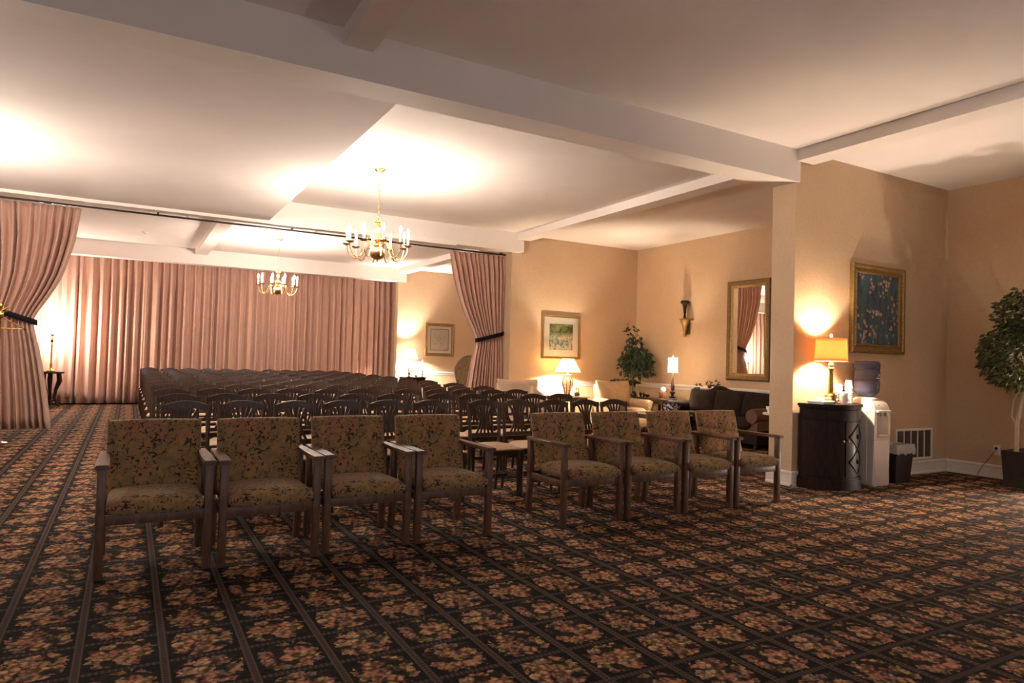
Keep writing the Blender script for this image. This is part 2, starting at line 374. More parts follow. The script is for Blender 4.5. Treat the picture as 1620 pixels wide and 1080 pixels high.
def pillow(bm, c, s, rot=None, nx=10, ny=10, p=4.0, pinch=0.0):
    """soft cushion: superellipsoid-like slab, s = full sizes, thin axis = z"""
    rot4 = rot.to_4x4() if rot else Matrix.Identity(4)
    T = Matrix.Translation(c) @ rot4
    top, bot = [], []
    for j in range(ny+1):
        for i in range(nx+1):
            u = 2*i/nx-1; v = 2*j/ny-1
            uu = math.sin(u*PI/2); vv = math.sin(v*PI/2)
            h = max(0.0, (1-abs(uu)**p))**0.5 * max(0.0, (1-abs(vv)**p))**0.5
            k = 1 - pinch*(1-abs(uu*vv))*max(abs(uu), abs(vv))**3
            x, y = uu*s[0]/2*k, vv*s[1]/2*k
            top.append(bm.verts.new(T @ Vector((x, y, h*s[2]/2))))
            bot.append(bm.verts.new(T @ Vector((x, y, -h*s[2]/2))) if 0 < i < nx and 0 < j < ny else top[-1])
    w = nx+1
    for j in range(ny):
        for i in range(nx):
            q = (j*w+i, j*w+i+1, (j+1)*w+i+1, (j+1)*w+i)
            bm.faces.new([top[k] for k in q])
            bm.faces.new([bot[k] for k in q[::-1]])
    return bm
def obj(name, bm, m, parent=None, smooth=True, ang=38, label=None, kind=None):
    me = bpy.data.meshes.new(name)
    bmesh.ops.recalc_face_normals(bm, faces=bm.faces[:])
    bm.to_mesh(me); bm.free()
    me.materials.append(MATS[m] if isinstance(m, str) else m)
    if smooth and len(me.polygons):
        me.polygons.foreach_set('use_smooth', [True]*len(me.polygons))
        me.set_sharp_from_angle(angle=math.radians(ang))
    o = bpy.data.objects.new(name, me); COL.objects.link(o)
    if parent: o.parent = parent
    if label: o['label'] = label
    if kind: o['kind'] = kind
    return o
def tag(o, label, cat, group=None):
    o['label'] = label; o['category'] = cat
    if group: o['group'] = group
    return o
def thing(name, label, cat, loc=(0, 0, 0), rz=0.0, group=None):
    o = bpy.data.objects.new(name, None); COL.objects.link(o)
    o.empty_display_size = 0.1
    o.location = loc; o.rotation_euler = (0, 0, rz)
    return tag(o, label, cat, group)
def struct(name, bm, m, parent=None, smooth=False):
    o = obj(name, bm, m, parent, smooth=smooth)
    if parent is None: o['kind'] = 'structure'
    return o
def copy_tree(o, parent=None):
    c = o.copy(); COL.objects.link(c); c.parent = parent
    for ch in o.children: copy_tree(ch, c)
    return c

# ================================================================== THE SETTING
XR, XL = 9.10, -6.2          # right and left walls
Y1, Y1B = 4.80, 5.10         # near partition / first cross beam
Y2, Y2B = 10.75, 11.06       # second cross beam
Y3 = 17.08                   # third cross beam / far wall
ZC, ZB, ZL = 3.59, 3.245, 3.465   # ceiling, cross-beam and lengthwise-beam undersides
struct('floor', b2(B(), XL-0.2, XR+0.2, -4.2, 18.6, -0.1, 0.0), 'floral_carpet')
struct('ceiling', b2(B(), XL-0.2, XR+0.2, -4.2, 18.6, ZC, ZC+0.1), 'ceiling_white')
struct('ceiling_soffit', b2(B(), XL, 1.78, Y1B-0.01, Y2+0.005, ZB+0.012, ZC), 'ceiling_white')
struct('wall_right', b2(B(), XR, XR+0.2, -4.2, 18.6, 0, ZC), 'tan_wall')
WZ0, WZ1 = 0.55, 2.65
bm = B(); b2(bm, XL-0.2, XL, -4.2, -1.7, 0, ZC); b2(bm, XL-0.2, XL, 1.9, 18.6, 0, ZC); b2(bm, XL-0.2, XL, -1.7, 1.9, 0, WZ0); b2(bm, XL-0.2, XL, -1.7, 1.9, WZ1, ZC)
struct('wall_left', bm, 'tan_wall')
bm = B(); b2(bm, XL, -3.2, -4.2, -4.0, 0, ZC); b2(bm, 5.6, XR, -4.2, -4.0, 0, ZC); b2(bm, -3.2, 5.6, -4.2, -4.0, 0, WZ0); b2(bm, -3.2, 5.6, -4.2, -4.0, WZ1, ZC)
struct('wall_rear', bm, 'tan_wall')
def fill_window(name, loc, rz, w):  # unseen windows, added to bring cool fill into the foreground
    h = WZ1-WZ0
    t = bpy.data.objects.new(name, None); COL.objects.link(t); t.location = loc; t.rotation_euler = (0, 0, rz); t['kind'] = 'structure'
    obj('window_frame', ring_frame(B(), w, h, [(0, -0.12), (0, 0.02), (-0.06, 0.02), (-0.06, 0.04), (0.05, 0.04), (0.05, -0.12)]), 'trim_white', t)
    for k in range(1, 4):
        x = -w/2+w*k/4; obj('mullion', b2(B(), x-0.03, x+0.03, -0.02, 0.06, -h/2+0.04, h/2-0.04), 'trim_white', t)
    for k in range(4):
        x = -w/2+w*(k+0.5)/4; obj('pane', b2(B(), x-w/8+0.03, x+w/8-0.03, 0.02, 0.026, -h/2+0.05, h/2-0.05), 'window_pane', t)
    pl = bpy.data.lights.new('portal', 'AREA'); pl.shape = 'RECTANGLE'; pl.size = w; pl.size_y = h; pl.cycles.is_portal = True
    po = bpy.data.objects.new('sky_portal', pl); COL.objects.link(po); po.parent = t; po.location = (0, 0.14, 0); po.rotation_euler = (-PI/2, 0, 0)
def ring_frame(bm, w, h, prof):
    cs = [(-1, -1), (1, -1), (1, 1), (-1, 1)]
    loops = [[bm.verts.new((cx*(w/2-i), -d, cz*(h/2-i))) for i, d in prof] for cx, cz in cs]
    n = len(prof)
    for k in range(4):
        a, b_ = loops[k], loops[(k+1) % 4]
        for i in range(n): bm.faces.new((a[i], a[(i+1) % n], b_[(i+1) % n], b_[i]))
    return bm
fill_window('fill_window_1', (XL, 0.1, (WZ0+WZ1)/2), PI/2, 3.6)
fill_window('fill_window_2', (1.2, -4.0, (WZ0+WZ1)/2), PI, 8.8)  # added behind the camera, widened to brighten the first beam's front
struct('wall_back', b2(B(), XL, XR, 18.3, 18.6, 0, ZC), 'tan_wall')
struct('wall_partition_near', b2(B(), 6.16, XR, Y1, Y1B, 0, ZC), 'tan_wall')
struct('wall_partition_far', b2(B(), 6.12, XR, 10.9, Y2B+0.14, 0, ZC), 'tan_wall')
struct('wall_back_right', b2(B(), 6.17, XR, Y3+0.02, Y3+0.22, 0, ZC), 'tan_wall')
# beams: the visible moulding is a slightly proud strip under the ceiling
def beam(x0, x1, y0, y1, z0, lip=0.0):
    bm = b2(B(), x0, x1, y0, y1, z0, ZC)
    o = struct('ceiling_beam', bm, 'beam_white')
    return o
beam(XL, 6.20, Y1-0.02, Y1B-0.01, ZB)
beam(XL, 6.28, Y2, Y2B, ZB)
beam(XL, 6.36, Y3-0.06, Y3+0.24, ZB)
for y0, y1 in ((-4.0, Y1-0.02), (Y1B-0.01, Y2), (Y2B, Y3-0.06)):
    beam(6.15, 6.41, y0, y1, ZL)
beam(1.25, 1.47, -4.0, Y1-0.02, ZL)
beam(1.25, 1.50, Y2B, Y3-0.06, ZL)
# soffit edge moulding and curtain tracks below the second beam
bm = B(); b2(bm, XL, 4.9, Y2-0.035, Y2+0.0, ZB-0.03, ZB+0.05); struct('trim_1', bm, 'trim_white')
def rail_profile(h, d, top):
    return [(0, 0), (d, 0), (d, h*0.12), (d*0.72, h*0.2), (d*0.72, h-top), (d, h-top*0.7), (d*0.9, h-top*0.2), (d*0.45, h), (0, h)]
def baseboard(name, p, q, nrm, h=0.16, d=0.022, top=0.035, z=0.0):
    p, q, nrm = Vector(p), Vector(q), Vector(nrm)
    e3 = (q-p).normalized()
    bm = extrude(B(), rail_profile(h, d, top), (p.x, p.y, z), nrm, (0, 0, 1), e3, (q-p).length)
    return struct(name, bm, 'trim_white')
baseboard('baseboard_partition', (6.16-0.022, Y1, 0), (XR, Y1, 0), (0, -1, 0))
baseboard('baseboard_partition_end', (6.16, Y1-0.022, 0), (6.16, Y1B+0.02, 0), (-1, 0, 0))
baseboard('baseboard_right', (XR, -4, 0), (XR, Y1-0.02, 0), (-1, 0, 0))
baseboard('baseboard_alcove', (XR, Y1B, 0), (XR, 10.9, 0), (-1, 0, 0))
baseboard('baseboard_alcove_back', (6.12, 10.9, 0), (XR, 10.9, 0), (0, -1, 0))
baseboard('baseboard_back', (6.17, Y3+0.02, 0), (XR, Y3+0.02, 0), (0, -1, 0))
def chair_rail(name, p, q, nrm):
    p, q, nrm = Vector(p), Vector(q), Vector(nrm); e3 = (q-p).normalized()
    prof = [(0, 0), (0.012, 0.004), (0.014, 0.03), (0.02, 0.04), (0.03, 0.06), (0.032, 0.075), (0.026, 0.09), (0, 0.095)]
    return struct(name, extrude(B(), prof, (p.x, p.y, 0.785), nrm, (0, 0, 1), e3, (q-p).length), 'trim_white')
chair_rail('trim_2', (XR, Y1B, 0), (XR, 10.9, 0), (-1, 0, 0))
chair_rail('trim_3', (6.12, 10.9, 0), (XR, 10.9, 0), (0, -1, 0))
chair_rail('trim_4', (6.17, Y3+0.02, 0), (XR, Y3+0.02, 0), (0, -1, 0))

# ================================================================== DRAPERY
def folds(s, k, seed):
    a = math.sin(2*PI*k*s + 1.3*math.sin(2*PI*k*s*0.173+seed)) + 0.35*math.sin(2*PI*k*1.73*s+seed*2.1)
    return a
def drape(bm, zs, left, right, y0, nfold, amp, seed, nu):
    """pleated sheet: left(z)/right(z) give the horizontal extent, amp(z) the fold depth"""
    rows = []
    for z in zs:
        l, r, a = left(z), right(z), amp(z)
        row = []
        for i in range(nu+1):
            s = i/nu
            f = folds(s, nfold, seed)
            x = l+(r-l)*(s+0.25/nfold*math.sin(2*PI*nfold*s*0.5+seed)*0.3)
            row.append(bm.verts.new((x, y0+a*f, z)))
        rows.append(row)
    for a, b_ in zip(rows, rows[1:]):
        for i in range(nu): bm.faces.new((a[i], a[i+1], b_[i+1], b_[i]))
    return bm
def smooth_at(tab, z):
    for (z0, v0), (z1, v1) in zip(tab, tab[1:]):
        if z <= z1:
            t = (z-z0)/(z1-z0); t = max(0, t); t = t*t*(3-2*t) if False else t
            return v0+(v1-v0)*t
    return tab[-1][1]
def solidify(o, th):
    md = o.modifiers.new('thickness', 'SOLIDIFY'); md.thickness = th; md.offset = 0
# back wall curtain
zs = [0.03, 0.3, 0.8, 1.4, 2.0, 2.6, 2.95, 3.12, 3.28, 3.44]
cw = drape(B(), zs, lambda z: -5.0, lambda z: 6.40, 17.80, 66, lambda z: 0.068 if z < 2.9 else 0.040, 0.7, 1500)
o = obj('back_curtain', cw, 'curtain_cloth', ang=80)
solidify(o, 0.006); tag(o, 'wide pleated rose-brown curtain drawn across the far end of the room', 'curtain')
# left tied-back curtain
zs = [0.14, 0.3, 0.5, 0.75, 1.0, 1.2, 1.35, 1.45, 1.52, 1.58, 1.64, 1.70, 1.78, 1.9, 2.05, 2.25, 2.5, 2.75, 2.95, 3.05, 3.12, 3.20]
t = thing('tied_curtain', 'rose-brown curtain tied back with a black band at the left edge', 'curtain', (0, 0, 0))
Rt = [(0.14, -0.885), (0.5, -0.93), (0.9, -0.99), (1.25, -1.06), (1.5, -1.12), (1.62, -1.13), (1.75, -1.075), (2.0, -0.93), (2.3, -0.80), (2.7, -0.70), (3.20, -0.635)]
Lf = [(0.14, -2.3), (1.0, -2.2), (1.6, -2.05), (2.2, -2.2), (3.2, -2.5)]
Am = [(0.14, 0.085), (1.0, 0.065), (1.6, 0.036), (2.0, 0.06), (2.9, 0.062), (3.05, 0.036), (3.2, 0.034)]
cl = obj('drape', drape(B(), zs, lambda z: smooth_at(Lf, z), lambda z: smooth_at(Rt, z), 11.18, 17, lambda z: smooth_at(Am, z), 2.1, 420), 'curtain_cloth', t, ang=80)
solidify(cl, 0.006)
bm = B()
def band(bm, x0, z0, x1, z1, y0, w=0.075, n=24, dep=0.075):
    fr, bk = [], []
    for i in range(n+1):
        s = i/n; x = x0+(x1-x0)*s; z = z0+(z1-z0)*s
        y = y0-dep*math.sin(PI*min(1, max(0, s)))**0.35
        fr.append((bm.verts.new((x, y, z-w/2)), bm.verts.new((x, y, z+w/2))))
    for a, b_ in zip(fr, fr[1:]): bm.faces.new((a[0], b_[0], b_[1], a[1]))
    return bm
tb = obj('tieback', band(bm, -2.08, 1.90, -1.085, 1.575, 11.155), 'velvet_black', t, label='black velvet tieback band'); solidify(tb, 0.012)
# right tied-back curtain
t = thing('tied_curtain', 'rose-brown curtain tied back with a black band beside the wall lamp alcove', 'curtain', (0, 0, 0))
zs = [0.05, 0.3, 0.6, 0.9, 1.2, 1.4, 1.5, 1.58, 1.66, 1.74, 1.82, 1.92, 2.05, 2.25, 2.5, 2.75, 2.92, 3.02, 3.10, 3.20]
Lf = [(0.05, 5.34), (0.75, 5.43), (1.2, 5.50), (1.5, 5.565), (1.62, 5.57), (1.75, 5.50), (2.0, 5.36), (2.3, 5.22), (2.7, 5.10), (3.2, 4.99)]
Rt = [(0.05, 6.16), (1.0, 6.14), (1.7, 6.10), (2.4, 6.12), (3.2, 6.135)]
Am = [(0.05, 0.085), (1.0, 0.07), (1.65, 0.04), (2.0, 0.062), (2.9, 0.066), (3.02, 0.036), (3.2, 0.034)]
cl = obj('drape', drape(B(), zs, lambda z: smooth_at(Lf, z), lambda z: smooth_at(Rt, z), 11.18, 12, lambda z: smooth_at(Am, z), 0.4, 340), 'curtain_cloth', t, ang=80)
solidify(cl, 0.006)
tb = obj('tieback', band(B(), 5.535, 1.595, 6.118, 1.75, 11.155), 'velvet_black', t, label='black velvet tieback band'); solidify(tb, 0.012)
# tracks
t = thing('curtain_track', 'long dark curtain track along the underside of the middle beam', 'curtain track', (0, 0, 0))
obj('rail', b2(B(), -5.5, 6.15, Y2B+0.075, Y2B+0.105, ZB-0.035, ZB-0.010), 'bronze', t)
for k in range(5):
    xx = -1.6+1.9*k
    obj('bracket', b2(B(), xx-0.012, xx+0.012, Y2B-0.01, Y2B+0.10, ZB-0.010, ZB+0.012), 'bronze', t)
t = thing('curtain_track', 'second white curtain track hung behind the dark one', 'curtain track', (0, 0, 0))
obj('rail', b2(B(), -5.5, 6.15, Y2B+0.20, Y2B+0.215, ZB-0.01, ZB+0.012), 'trim_white', t)
for k in range(5):
    xx = -1.2+1.9*k
    obj('bracket', b2(B(), xx-0.012, xx+0.012, Y2B-0.01, Y2B+0.215, ZB+0.012, ZB+0.024), 'trim_white', t)

# ================================================================== CHANDELIERS
def chandelier():
    # local origin at the ceiling
    t = thing('chandelier', 'x', 'chandelier')
    obj('medallion', lathe(B(), [(0.0, -0.006), (0.225, -0.006), (0.235, 0)], 40), 'ceiling_white', t)
    obj('canopy', lathe(B(), [(0.012, -0.050), (0.02, -0.045), (0.045, -0.032), (0.068, -0.018), (0.072, -0.007)], 24), 'brass', t)
    # chain of links
    z = -0.05; k = 0
    while z > -0.60:
        bm = B(); pts = []
        for i in range(11):
            a = 2*PI*i/10; x = 0.010*math.cos(a); dz = 0.021*math.sin(a)
            pts.append((x, 0, z-0.019+dz) if k % 2 else (0, x, z-0.019+dz))
        obj('chain_link', tube(bm, pts, 0.0028, 5, cap=False), 'brass', t)
        z -= 0.034; k += 1
    # turned column
    prof = [(0.004, -0.615), (0.03, -0.63), (0.012, -0.645), (0.042, -0.665), (0.047, -0.675), (0.018, -0.69), (0.03, -0.725), (0.033, -0.75), (0.018, -0.79), (0.022, -0.83), (0.05, -0.86), (0.055, -0.89), (0.03, -0.915), (0.024, -0.94), (0.06, -0.965), (0.03, -0.985)]
    obj('column', lathe(B(), prof[::-1], 20), 'brass', t)
    gl = [(0.004, -1.165), (0.012, -1.155), (0.008, -1.14), (0.035, -1.135), (0.07, -1.115), (0.092, -1.08), (0.098, -1.05), (0.088, -1.015), (0.06, -0.985)]
    obj('ball', lathe(B(), gl, 24), 'dull_brass', t)
    NA = 10
    for i in range(NA):
        a = 2*PI*i/NA+0.18; ca, sa = math.cos(a), math.sin(a)
        R = 0.375
        pts = []
        for r, z in [(0.05, -0.955), (0.10, -0.93), (0.15, -0.95), (0.185, -1.01), (0.20, -1.07), (0.235, -1.125), (0.285, -1.135), (0.335, -1.10), (0.366, -1.04), (R, -0.965)]:
            pts.append((r*ca, r*sa, z))
        arm = obj('arm', tube(B(), pts, 0.0062, 7), 'brass', t)
        c = (R*ca, R*sa, 0)
        obj('drip_pan', lathe(B(), [(0.012, -0.975), (0.03, -0.970), (0.05, -0.957), (0.053, -0.950), (0.04, -0.952), (0.010, -0.955)], 18, c), 'dull_brass', arm)
        obj('candle_sleeve', lathe(B(), [(0.0135, -0.956), (0.0135, -0.825), (0.011, -0.822)], 12, c), 'candle_white', arm)
        obj('bulb', lathe(B(), [(0.007, -0.822), (0.0135, -0.808), (0.0150, -0.795), (0.012, -0.775), (0.006, -0.757), (0.001, -0.745)], 10, c), 'candle_flame', arm)
        # upper scroll
        sc = []
        for r, z in [(0.03, -0.88), (0.075, -0.845), (0.12, -0.86), (0.135, -0.90), (0.115, -0.925), (0.095, -0.91)]:
            b2_ = a+PI/NA
            sc.append((r*math.cos(b2_), r*math.sin(b2_), z))
        if i % 2 == 0: obj('scroll', tube(B(), sc, 0.005, 6), 'brass', t)
    return t
ch = chandelier(); ch.location = (2.65, 8.15, ZC)
tag(ch, 'brass candle chandelier hanging nearest, over the middle rows of chairs', 'chandelier', 'brass chandeliers')
c2 = copy_tree(ch); c2.location = (2.60, 14.35, ZC); c2.rotation_euler = (0, 0, 0.31)
tag(c2, 'brass candle chandelier hanging farther back in front of the back curtain', 'chandelier', 'brass chandeliers')
c3 = copy_tree(ch); c3.location = (-1.95, 8.15, ZB+0.012); c3.rotation_euler = (0, 0, 0.2)
tag(c3, 'brass candle chandelier under the lowered soffit, out of frame at left', 'chandelier', 'brass chandeliers')
tag(obj('ceiling_sprinkler', lathe(B(), [(0.012, -0.045), (0.03, -0.04), (0.012, -0.03), (0.05, -0.012), (0.055, 0.0)], 18, (0.20, 15.3, ZC)), 'trim_white'), 'small white sprinkler head on the far left ceiling', 'sprinkler')

# ================================================================== ARMCHAIRS OF THE FRONT ROW
def armchair():
    t = thing('upholstered_armchair', 'x', 'armchair')
    LX, FY, RY, w = 0.268, -0.245, 0.245, 0.044
    for sx in (-1, 1):
        obj('leg', b2(B(), sx*LX-w/2, sx*LX+w/2, FY-w/2, FY+w/2, 0, 0.60, 0.004), 'walnut', t)
        bm = B(); bar(bm, (sx*LX, RY+0.03, 0), (sx*LX, RY, 0.32), w, w, 0.004); bar(bm, (sx*LX, RY, 0.30), (sx*LX, RY+0.015, 0.605), w, w, 0.004)
        obj('leg', bm, 'walnut', t)
        # armrest: shaped plank, wider in front
        poly = [(-0.034, FY-0.045), (0.034, FY-0.045), (0.034, FY+0.16), (0.026, RY+0.05), (-0.026, RY+0.05), (-0.034, FY+0.16)]
        bm = extrude(B(), poly, (sx*LX, 0, 0.597), (1, 0, 0), (0, 1, 0), (0, 0, 1), 0.026)
        bmesh.ops.bevel(bm, geom=bm.edges[:], offset=0.005, segments=2, affect='EDGES')
        obj('armrest', bm, 'walnut', t)
        obj('side_rail', b2(B(), sx*LX-0.013, sx*LX+0.013, FY+w/2, RY-w/2, 0.285, 0.335, 0.003), 'walnut', t)
    obj('front_rail', b2(B(), -LX+w/2, LX-w/2, FY-0.014, FY+0.014, 0.290, 0.345, 0.003), 'walnut', t)
    obj('back_rail', b2(B(), -LX+w/2, LX-w/2, RY-0.013, RY+0.013, 0.245, 0.30, 0.003), 'walnut', t)
    # seat: rounded slab with crowned top
    bm = B(); nx, ny = 14, 12
    sw, y0, y1 = 0.49, -0.30, 0.20
    top, bot = [], []
    for j in range(ny+1):
        for i in range(nx+1):
            u = math.sin((2*i/nx-1)*PI/2); v = math.sin((2*j/ny-1)*PI/2)
            e = (max(0, 1-abs(u)**10))**0.5*(max(0, 1-abs(v)**10))**0.5
            x = u*sw/2; y = (y0+y1)/2+v*(y1-y0)/2
            zt = 0.385+0.050*e+0.022*(1-u*u)*(1-v*v)-0.02*(y-y0)
            top.append(bm.verts.new((x, y, zt))); bot.append(bm.verts.new((x, y, 0.385-0.052*e)))
    W = nx+1
    for j in range(ny):
        for i in range(nx):
            q = (j*W+i, j*W+i+1, (j+1)*W+i+1, (j+1)*W+i)
            bm.faces.new([top[k] for k in q]); bm.faces.new([bot[k] for k in q[::-1]])
    bmesh.ops.remove_doubles(bm, verts=bm.verts[:], dist=0.0006)
    obj('seat_cushion', bm, 'floral_tapestry', t, ang=60)
    # leaning back cushion with a pressed middle seam
    bm = B(); nx, nz = 24, 12; fr, bk = [], []
    for j in range(nz+1):
        for i in range(nx+1):
            u = math.sin((2*i/nx-1)*PI/2); v = math.sin((2*j/nz-1)*PI/2)
            e = (max(0, 1-abs(u)**10))**0.5*(max(0, 1-abs(v)**10))**0.5
            x = u*0.262; s = (v+1)/2
            z = 0.355+s*0.458
            yc = 0.150+s*0.135+0.012*math.sin(s*PI)
            th = 0.040*e
            th_f = th*(1-0.28*math.exp(-(u*9)**2))
            if s > 0.9: z += 0.006*(1-u*u)
            fr.append(bm.verts.new((x, yc-th_f, z))); bk.append(bm.verts.new((x, yc+th*0.7, z)))
    W = nx+1
    for j in range(nz):
        for i in range(nx):
            q = (j*W+i, j*W+i+1, (j+1)*W+i+1, (j+1)*W+i)
            bm.faces.new([fr[k] for k in q]); bm.faces.new([bk[k] for k in q[::-1]])
    bmesh.ops.remove_doubles(bm, verts=bm.verts[:], dist=0.0006)
    obj('backrest', bm, 'floral_tapestry', t, ang=60)
    return t
first = armchair()
AC = [(0.170, 4.545), (0.785, 4.525), (1.397, 4.560), (2.010, 4.555), (3.200, 4.560), (3.812, 4.550), (4.424, 4.540), (5.036, 4.535)]
ALAB = ['leftmost of the front row', 'second from left in the front row', 'third from left in the front row', 'fourth from left, just left of the aisle gap',
        'fifth from left, just right of the aisle gap', 'third from right in the front row', 'second from right in the front row', 'rightmost of the front row, nearest the corner cabinet']
for k, ((x, y), lb) in enumerate(zip(AC, ALAB)):
    o = first if k == 0 else copy_tree(first)
    o.location = (x, y, 0); o.rotation_euler = (0, 0, 0.0)
    tag(o, 'brown floral tapestry armchair, ' + lb, 'armchair', 'floral armchairs of the front row')

# ================================================================== DINING CHAIRS IN ROWS
def side_chair():
    t = thing('splat_back_chair', 'x', 'chair')
    # faces -Y, origin under the seat
    for sx in (-1, 1):
        bm = tube(B(), [(sx*0.150, 0.215, 0), (sx*0.152, 0.185, 0.22), (sx*0.155, 0.175, 0.45), (sx*0.158, 0.19, 0.62), (sx*0.165, 0.225, 0.835)], [0.015, 0.017, 0.019, 0.017, 0.015], 6)
        obj('back_post', bm, 'dark_wood', t)
        bm = tube(B(), [(sx*0.165, -0.185, 0), (sx*0.168, -0.185, 0.425)], [0.014, 0.020], 6)
        obj('leg', bm, 'dark_wood', t)
        obj('side_stretcher', bar(B(), (sx*0.165, -0.185, 0.17), (sx*0.152, 0.19, 0.17), 0.018, 0.02), 'dark_wood', t)
    obj('front_apron', b2(B(), -0.165, 0.165, -0.195, -0.175, 0.385, 0.43), 'dark_wood', t)
    obj('cross_stretcher', b2(B(), -0.156, 0.156, -0.01, 0.01, 0.165, 0.185), 'dark_wood', t)
    # cushion seat (trapezoid, crowned)
    bm = B(); nx, ny = 6, 6; top, bot = [], []
    for j in range(ny+1):
        for i in range(nx+1):
            u = 2*i/nx-1; v = j/ny
            hw = 0.183-0.022*v
            x = u*hw; y = -0.205+v*0.375
            edge = (1-abs(u)**6)*(1-abs(2*v-1)**6)
            top.append(bm.verts.new((x, y, 0.440+0.028*edge**0.5+0.008*(1-u*u)*(1-(2*v-1)**2)))); bot.append(bm.verts.new((x*0.98, y, 0.428)))
    W = nx+1
    for j in range(ny):
        for i in range(nx):
            q = (j*W+i, j*W+i+1, (j+1)*W+i+1, (j+1)*W+i)
            bm.faces.new([top[k] for k in q]); bm.faces.new([bot[k] for k in q[::-1]])
    ring = [(0, i) for i in range(nx)]
    for i in range(nx):
        bm.faces.new((bot[i], bot[i+1], top[i+1], top[i])); a = ny*W+i; bm.faces.new((bot[a+1], bot[a], top[a], top[a+1]))
    for j in range(ny):
        a = j*W; bm.faces.new((bot[a+W], bot[a], top[a], top[a+W])); a = j*W+nx; bm.faces.new((bot[a], bot[a+W], top[a+W], top[a]))
    obj('seat', bm, 'seat_cloth', t, ang=50)
    # arched crest rail
    n = 12; poly = []
    for i in range(n+1):
        u = 2*i/n-1; poly.append((u*0.172, 0.823+0.040*(1-u*u)+(0.008 if abs(u) > 0.9 else 0)))
    for i in range(n, -1, -1):
        u = 2*i/n-1; poly.append((u*0.165, 0.773+0.036*(1-u*u)))
    bm = B()
    fr = [bm.verts.new((x, 0.205+0.13*(z-0.77)+0.018*(1-(x/0.17)**2)-0.011, z)) for x, z in poly]
    bk = [bm.verts.new((x, 0.205+0.13*(z-0.77)+0.018*(1-(x/0.17)**2)+0.011, z)) for x, z in poly]
    m_ = len(poly)
    for i in range(n):
        a, b_, c, d = i, i+1, m_-2-i, m_-1-i
        bm.faces.new((fr[a], fr[b_], fr[c], fr[d])); bm.faces.new((bk[b_], bk[a], bk[d], bk[c]))
    for i in range(m_): bm.faces.new((fr[i], bk[i], bk[(i+1) % m_], fr[(i+1) % m_]))
    obj('crest_rail', bm, 'dark_wood', t, ang=50)
    obj('lower_rail', b2(B(), -0.152, 0.152, 0.170, 0.192, 0.515, 0.55), 'dark_wood', t)
    for x0 in (-0.088, -0.044, 0.0, 0.044, 0.088):
        pts = []
        for k in range(7):
            s = k/6; z = 0.545+s*0.262
            x = x0*(1-0.52*math.sin(PI*min(1, s*1.0)))
            y = 0.183+0.012*s+0.028*s*s
            pts.append((x, y, z))
        bm = B()
        for p, q in zip(pts, pts[1:]): bar(bm, p, (Vector(q)+(Vector(q)-Vector(p))*0.06), 0.020, 0.010, up=(0, 1, 0))
        obj('slat', bm, 'dark_wood', t)
    return t
NUMW = ['first', 'second', 'third', 'fourth', 'fifth', 'sixth', 'seventh', 'eighth', 'ninth', 'tenth', 'eleventh', 'twelfth']
proto = side_chair(); used = False
for r in range(12):
    oy = 5.605+1.03*r
    xs = [('left', k, 2.44-0.405*k) for k in range(6)] + [('right', k, 3.00+0.392*k) for k in range(5)]
    for side, k, x in xs:
        o = proto if not used else copy_tree(proto); used = True
        o.location = (x+random.uniform(-0.004, 0.004), oy+random.uniform(-0.035, 0.035), 0)
        o.rotation_euler = (0, 0, random.uniform(-0.018, 0.018))
        tag(o, 'dark splat-back chair, %s row behind the armchairs, %s chair %s of the aisle' % (NUMW[r], NUMW[k], side), 'chair', 'dark splat-back chairs in rows')

# ================================================================== PICTURES AND MIRROR
def ring_frame(bm, w, h, prof):
    """prof: (inset from the outer edge, height towards the viewer = -y)"""
    cs = [(-1, -1), (1, -1), (1, 1), (-1, 1)]
    loops = [[bm.verts.new((cx*(w/2-i), -d, cz*(h/2-i))) for i, d in prof] for cx, cz in cs]
    n = len(prof)
    for k in range(4):
        a, b_ = loops[k], loops[(k+1) % 4]
        for i in range(n): bm.faces.new((a[i], a[(i+1) % n], b_[(i+1) % n], b_[i]))
    return bm
def picture(name, label, cat, loc, rz, w, h, fw, depth, fmat, matw, inner, glassy=True, rail=None):
    t = thing(name, label, cat, loc, rz)
    prof = [(0, 0.001), (0, depth*0.75), (fw*0.12, depth), (fw*0.32, depth*0.92), (fw*0.42, depth*0.62), (fw*0.68, depth*0.5), (fw*0.80, depth*0.72), (fw*0.92, depth*0.66), (fw, depth*0.35), (fw, 0.001)]
    obj('frame', ring_frame(B(), w, h, prof), fmat, t, ang=30)
    iw, ih = w-2*fw+0.01, h-2*fw+0.01
    if matw:
        obj('mat_board', ring_frame(B(), iw, ih, [(0, 0.004), (0, depth*0.3), (matw, depth*0.3), (matw+0.006, depth*0.22), (matw+0.006, 0.004)]), 'mat_board', t)
        pw, ph = iw-2*matw, ih-2*matw
    else: pw, ph = iw, ih
    obj('print' if glassy else 'canvas', b2(B(), -pw/2, pw/2, -depth*0.2, -0.003, -ph/2, ph/2), inner, t)
    if rail: obj('inner_line', ring_frame(B(), pw*0.90, ph*0.90, [(0, depth*0.2), (0, depth*0.215), (0.012, depth*0.215), (0.012, depth*0.2)]), rail, t)
    if glassy: obj('glass_pane', b2(B(), -iw/2+0.003, iw/2-0.003, -depth*0.36, -depth*0.34, -ih/2+0.003, ih/2-0.003), 'clear_glass', t)
    return t
picture('framed_picture', 'small gilt-framed garden print in a wide white mat behind the jar lamp', 'picture', (7.245, 10.9, 1.722), 0, 0.88, 0.84, 0.045, 0.035, 'gilt', 0.125, 'garden_print')
picture('framed_picture', 'gilt-framed pencil sketch print on the far wall beside the tied curtain', 'picture', (7.395, Y3+0.02, 1.752), 0, 0.85, 0.90, 0.085, 0.03, 'gilt', 0.05, 'sketch_print', rail='bronze')
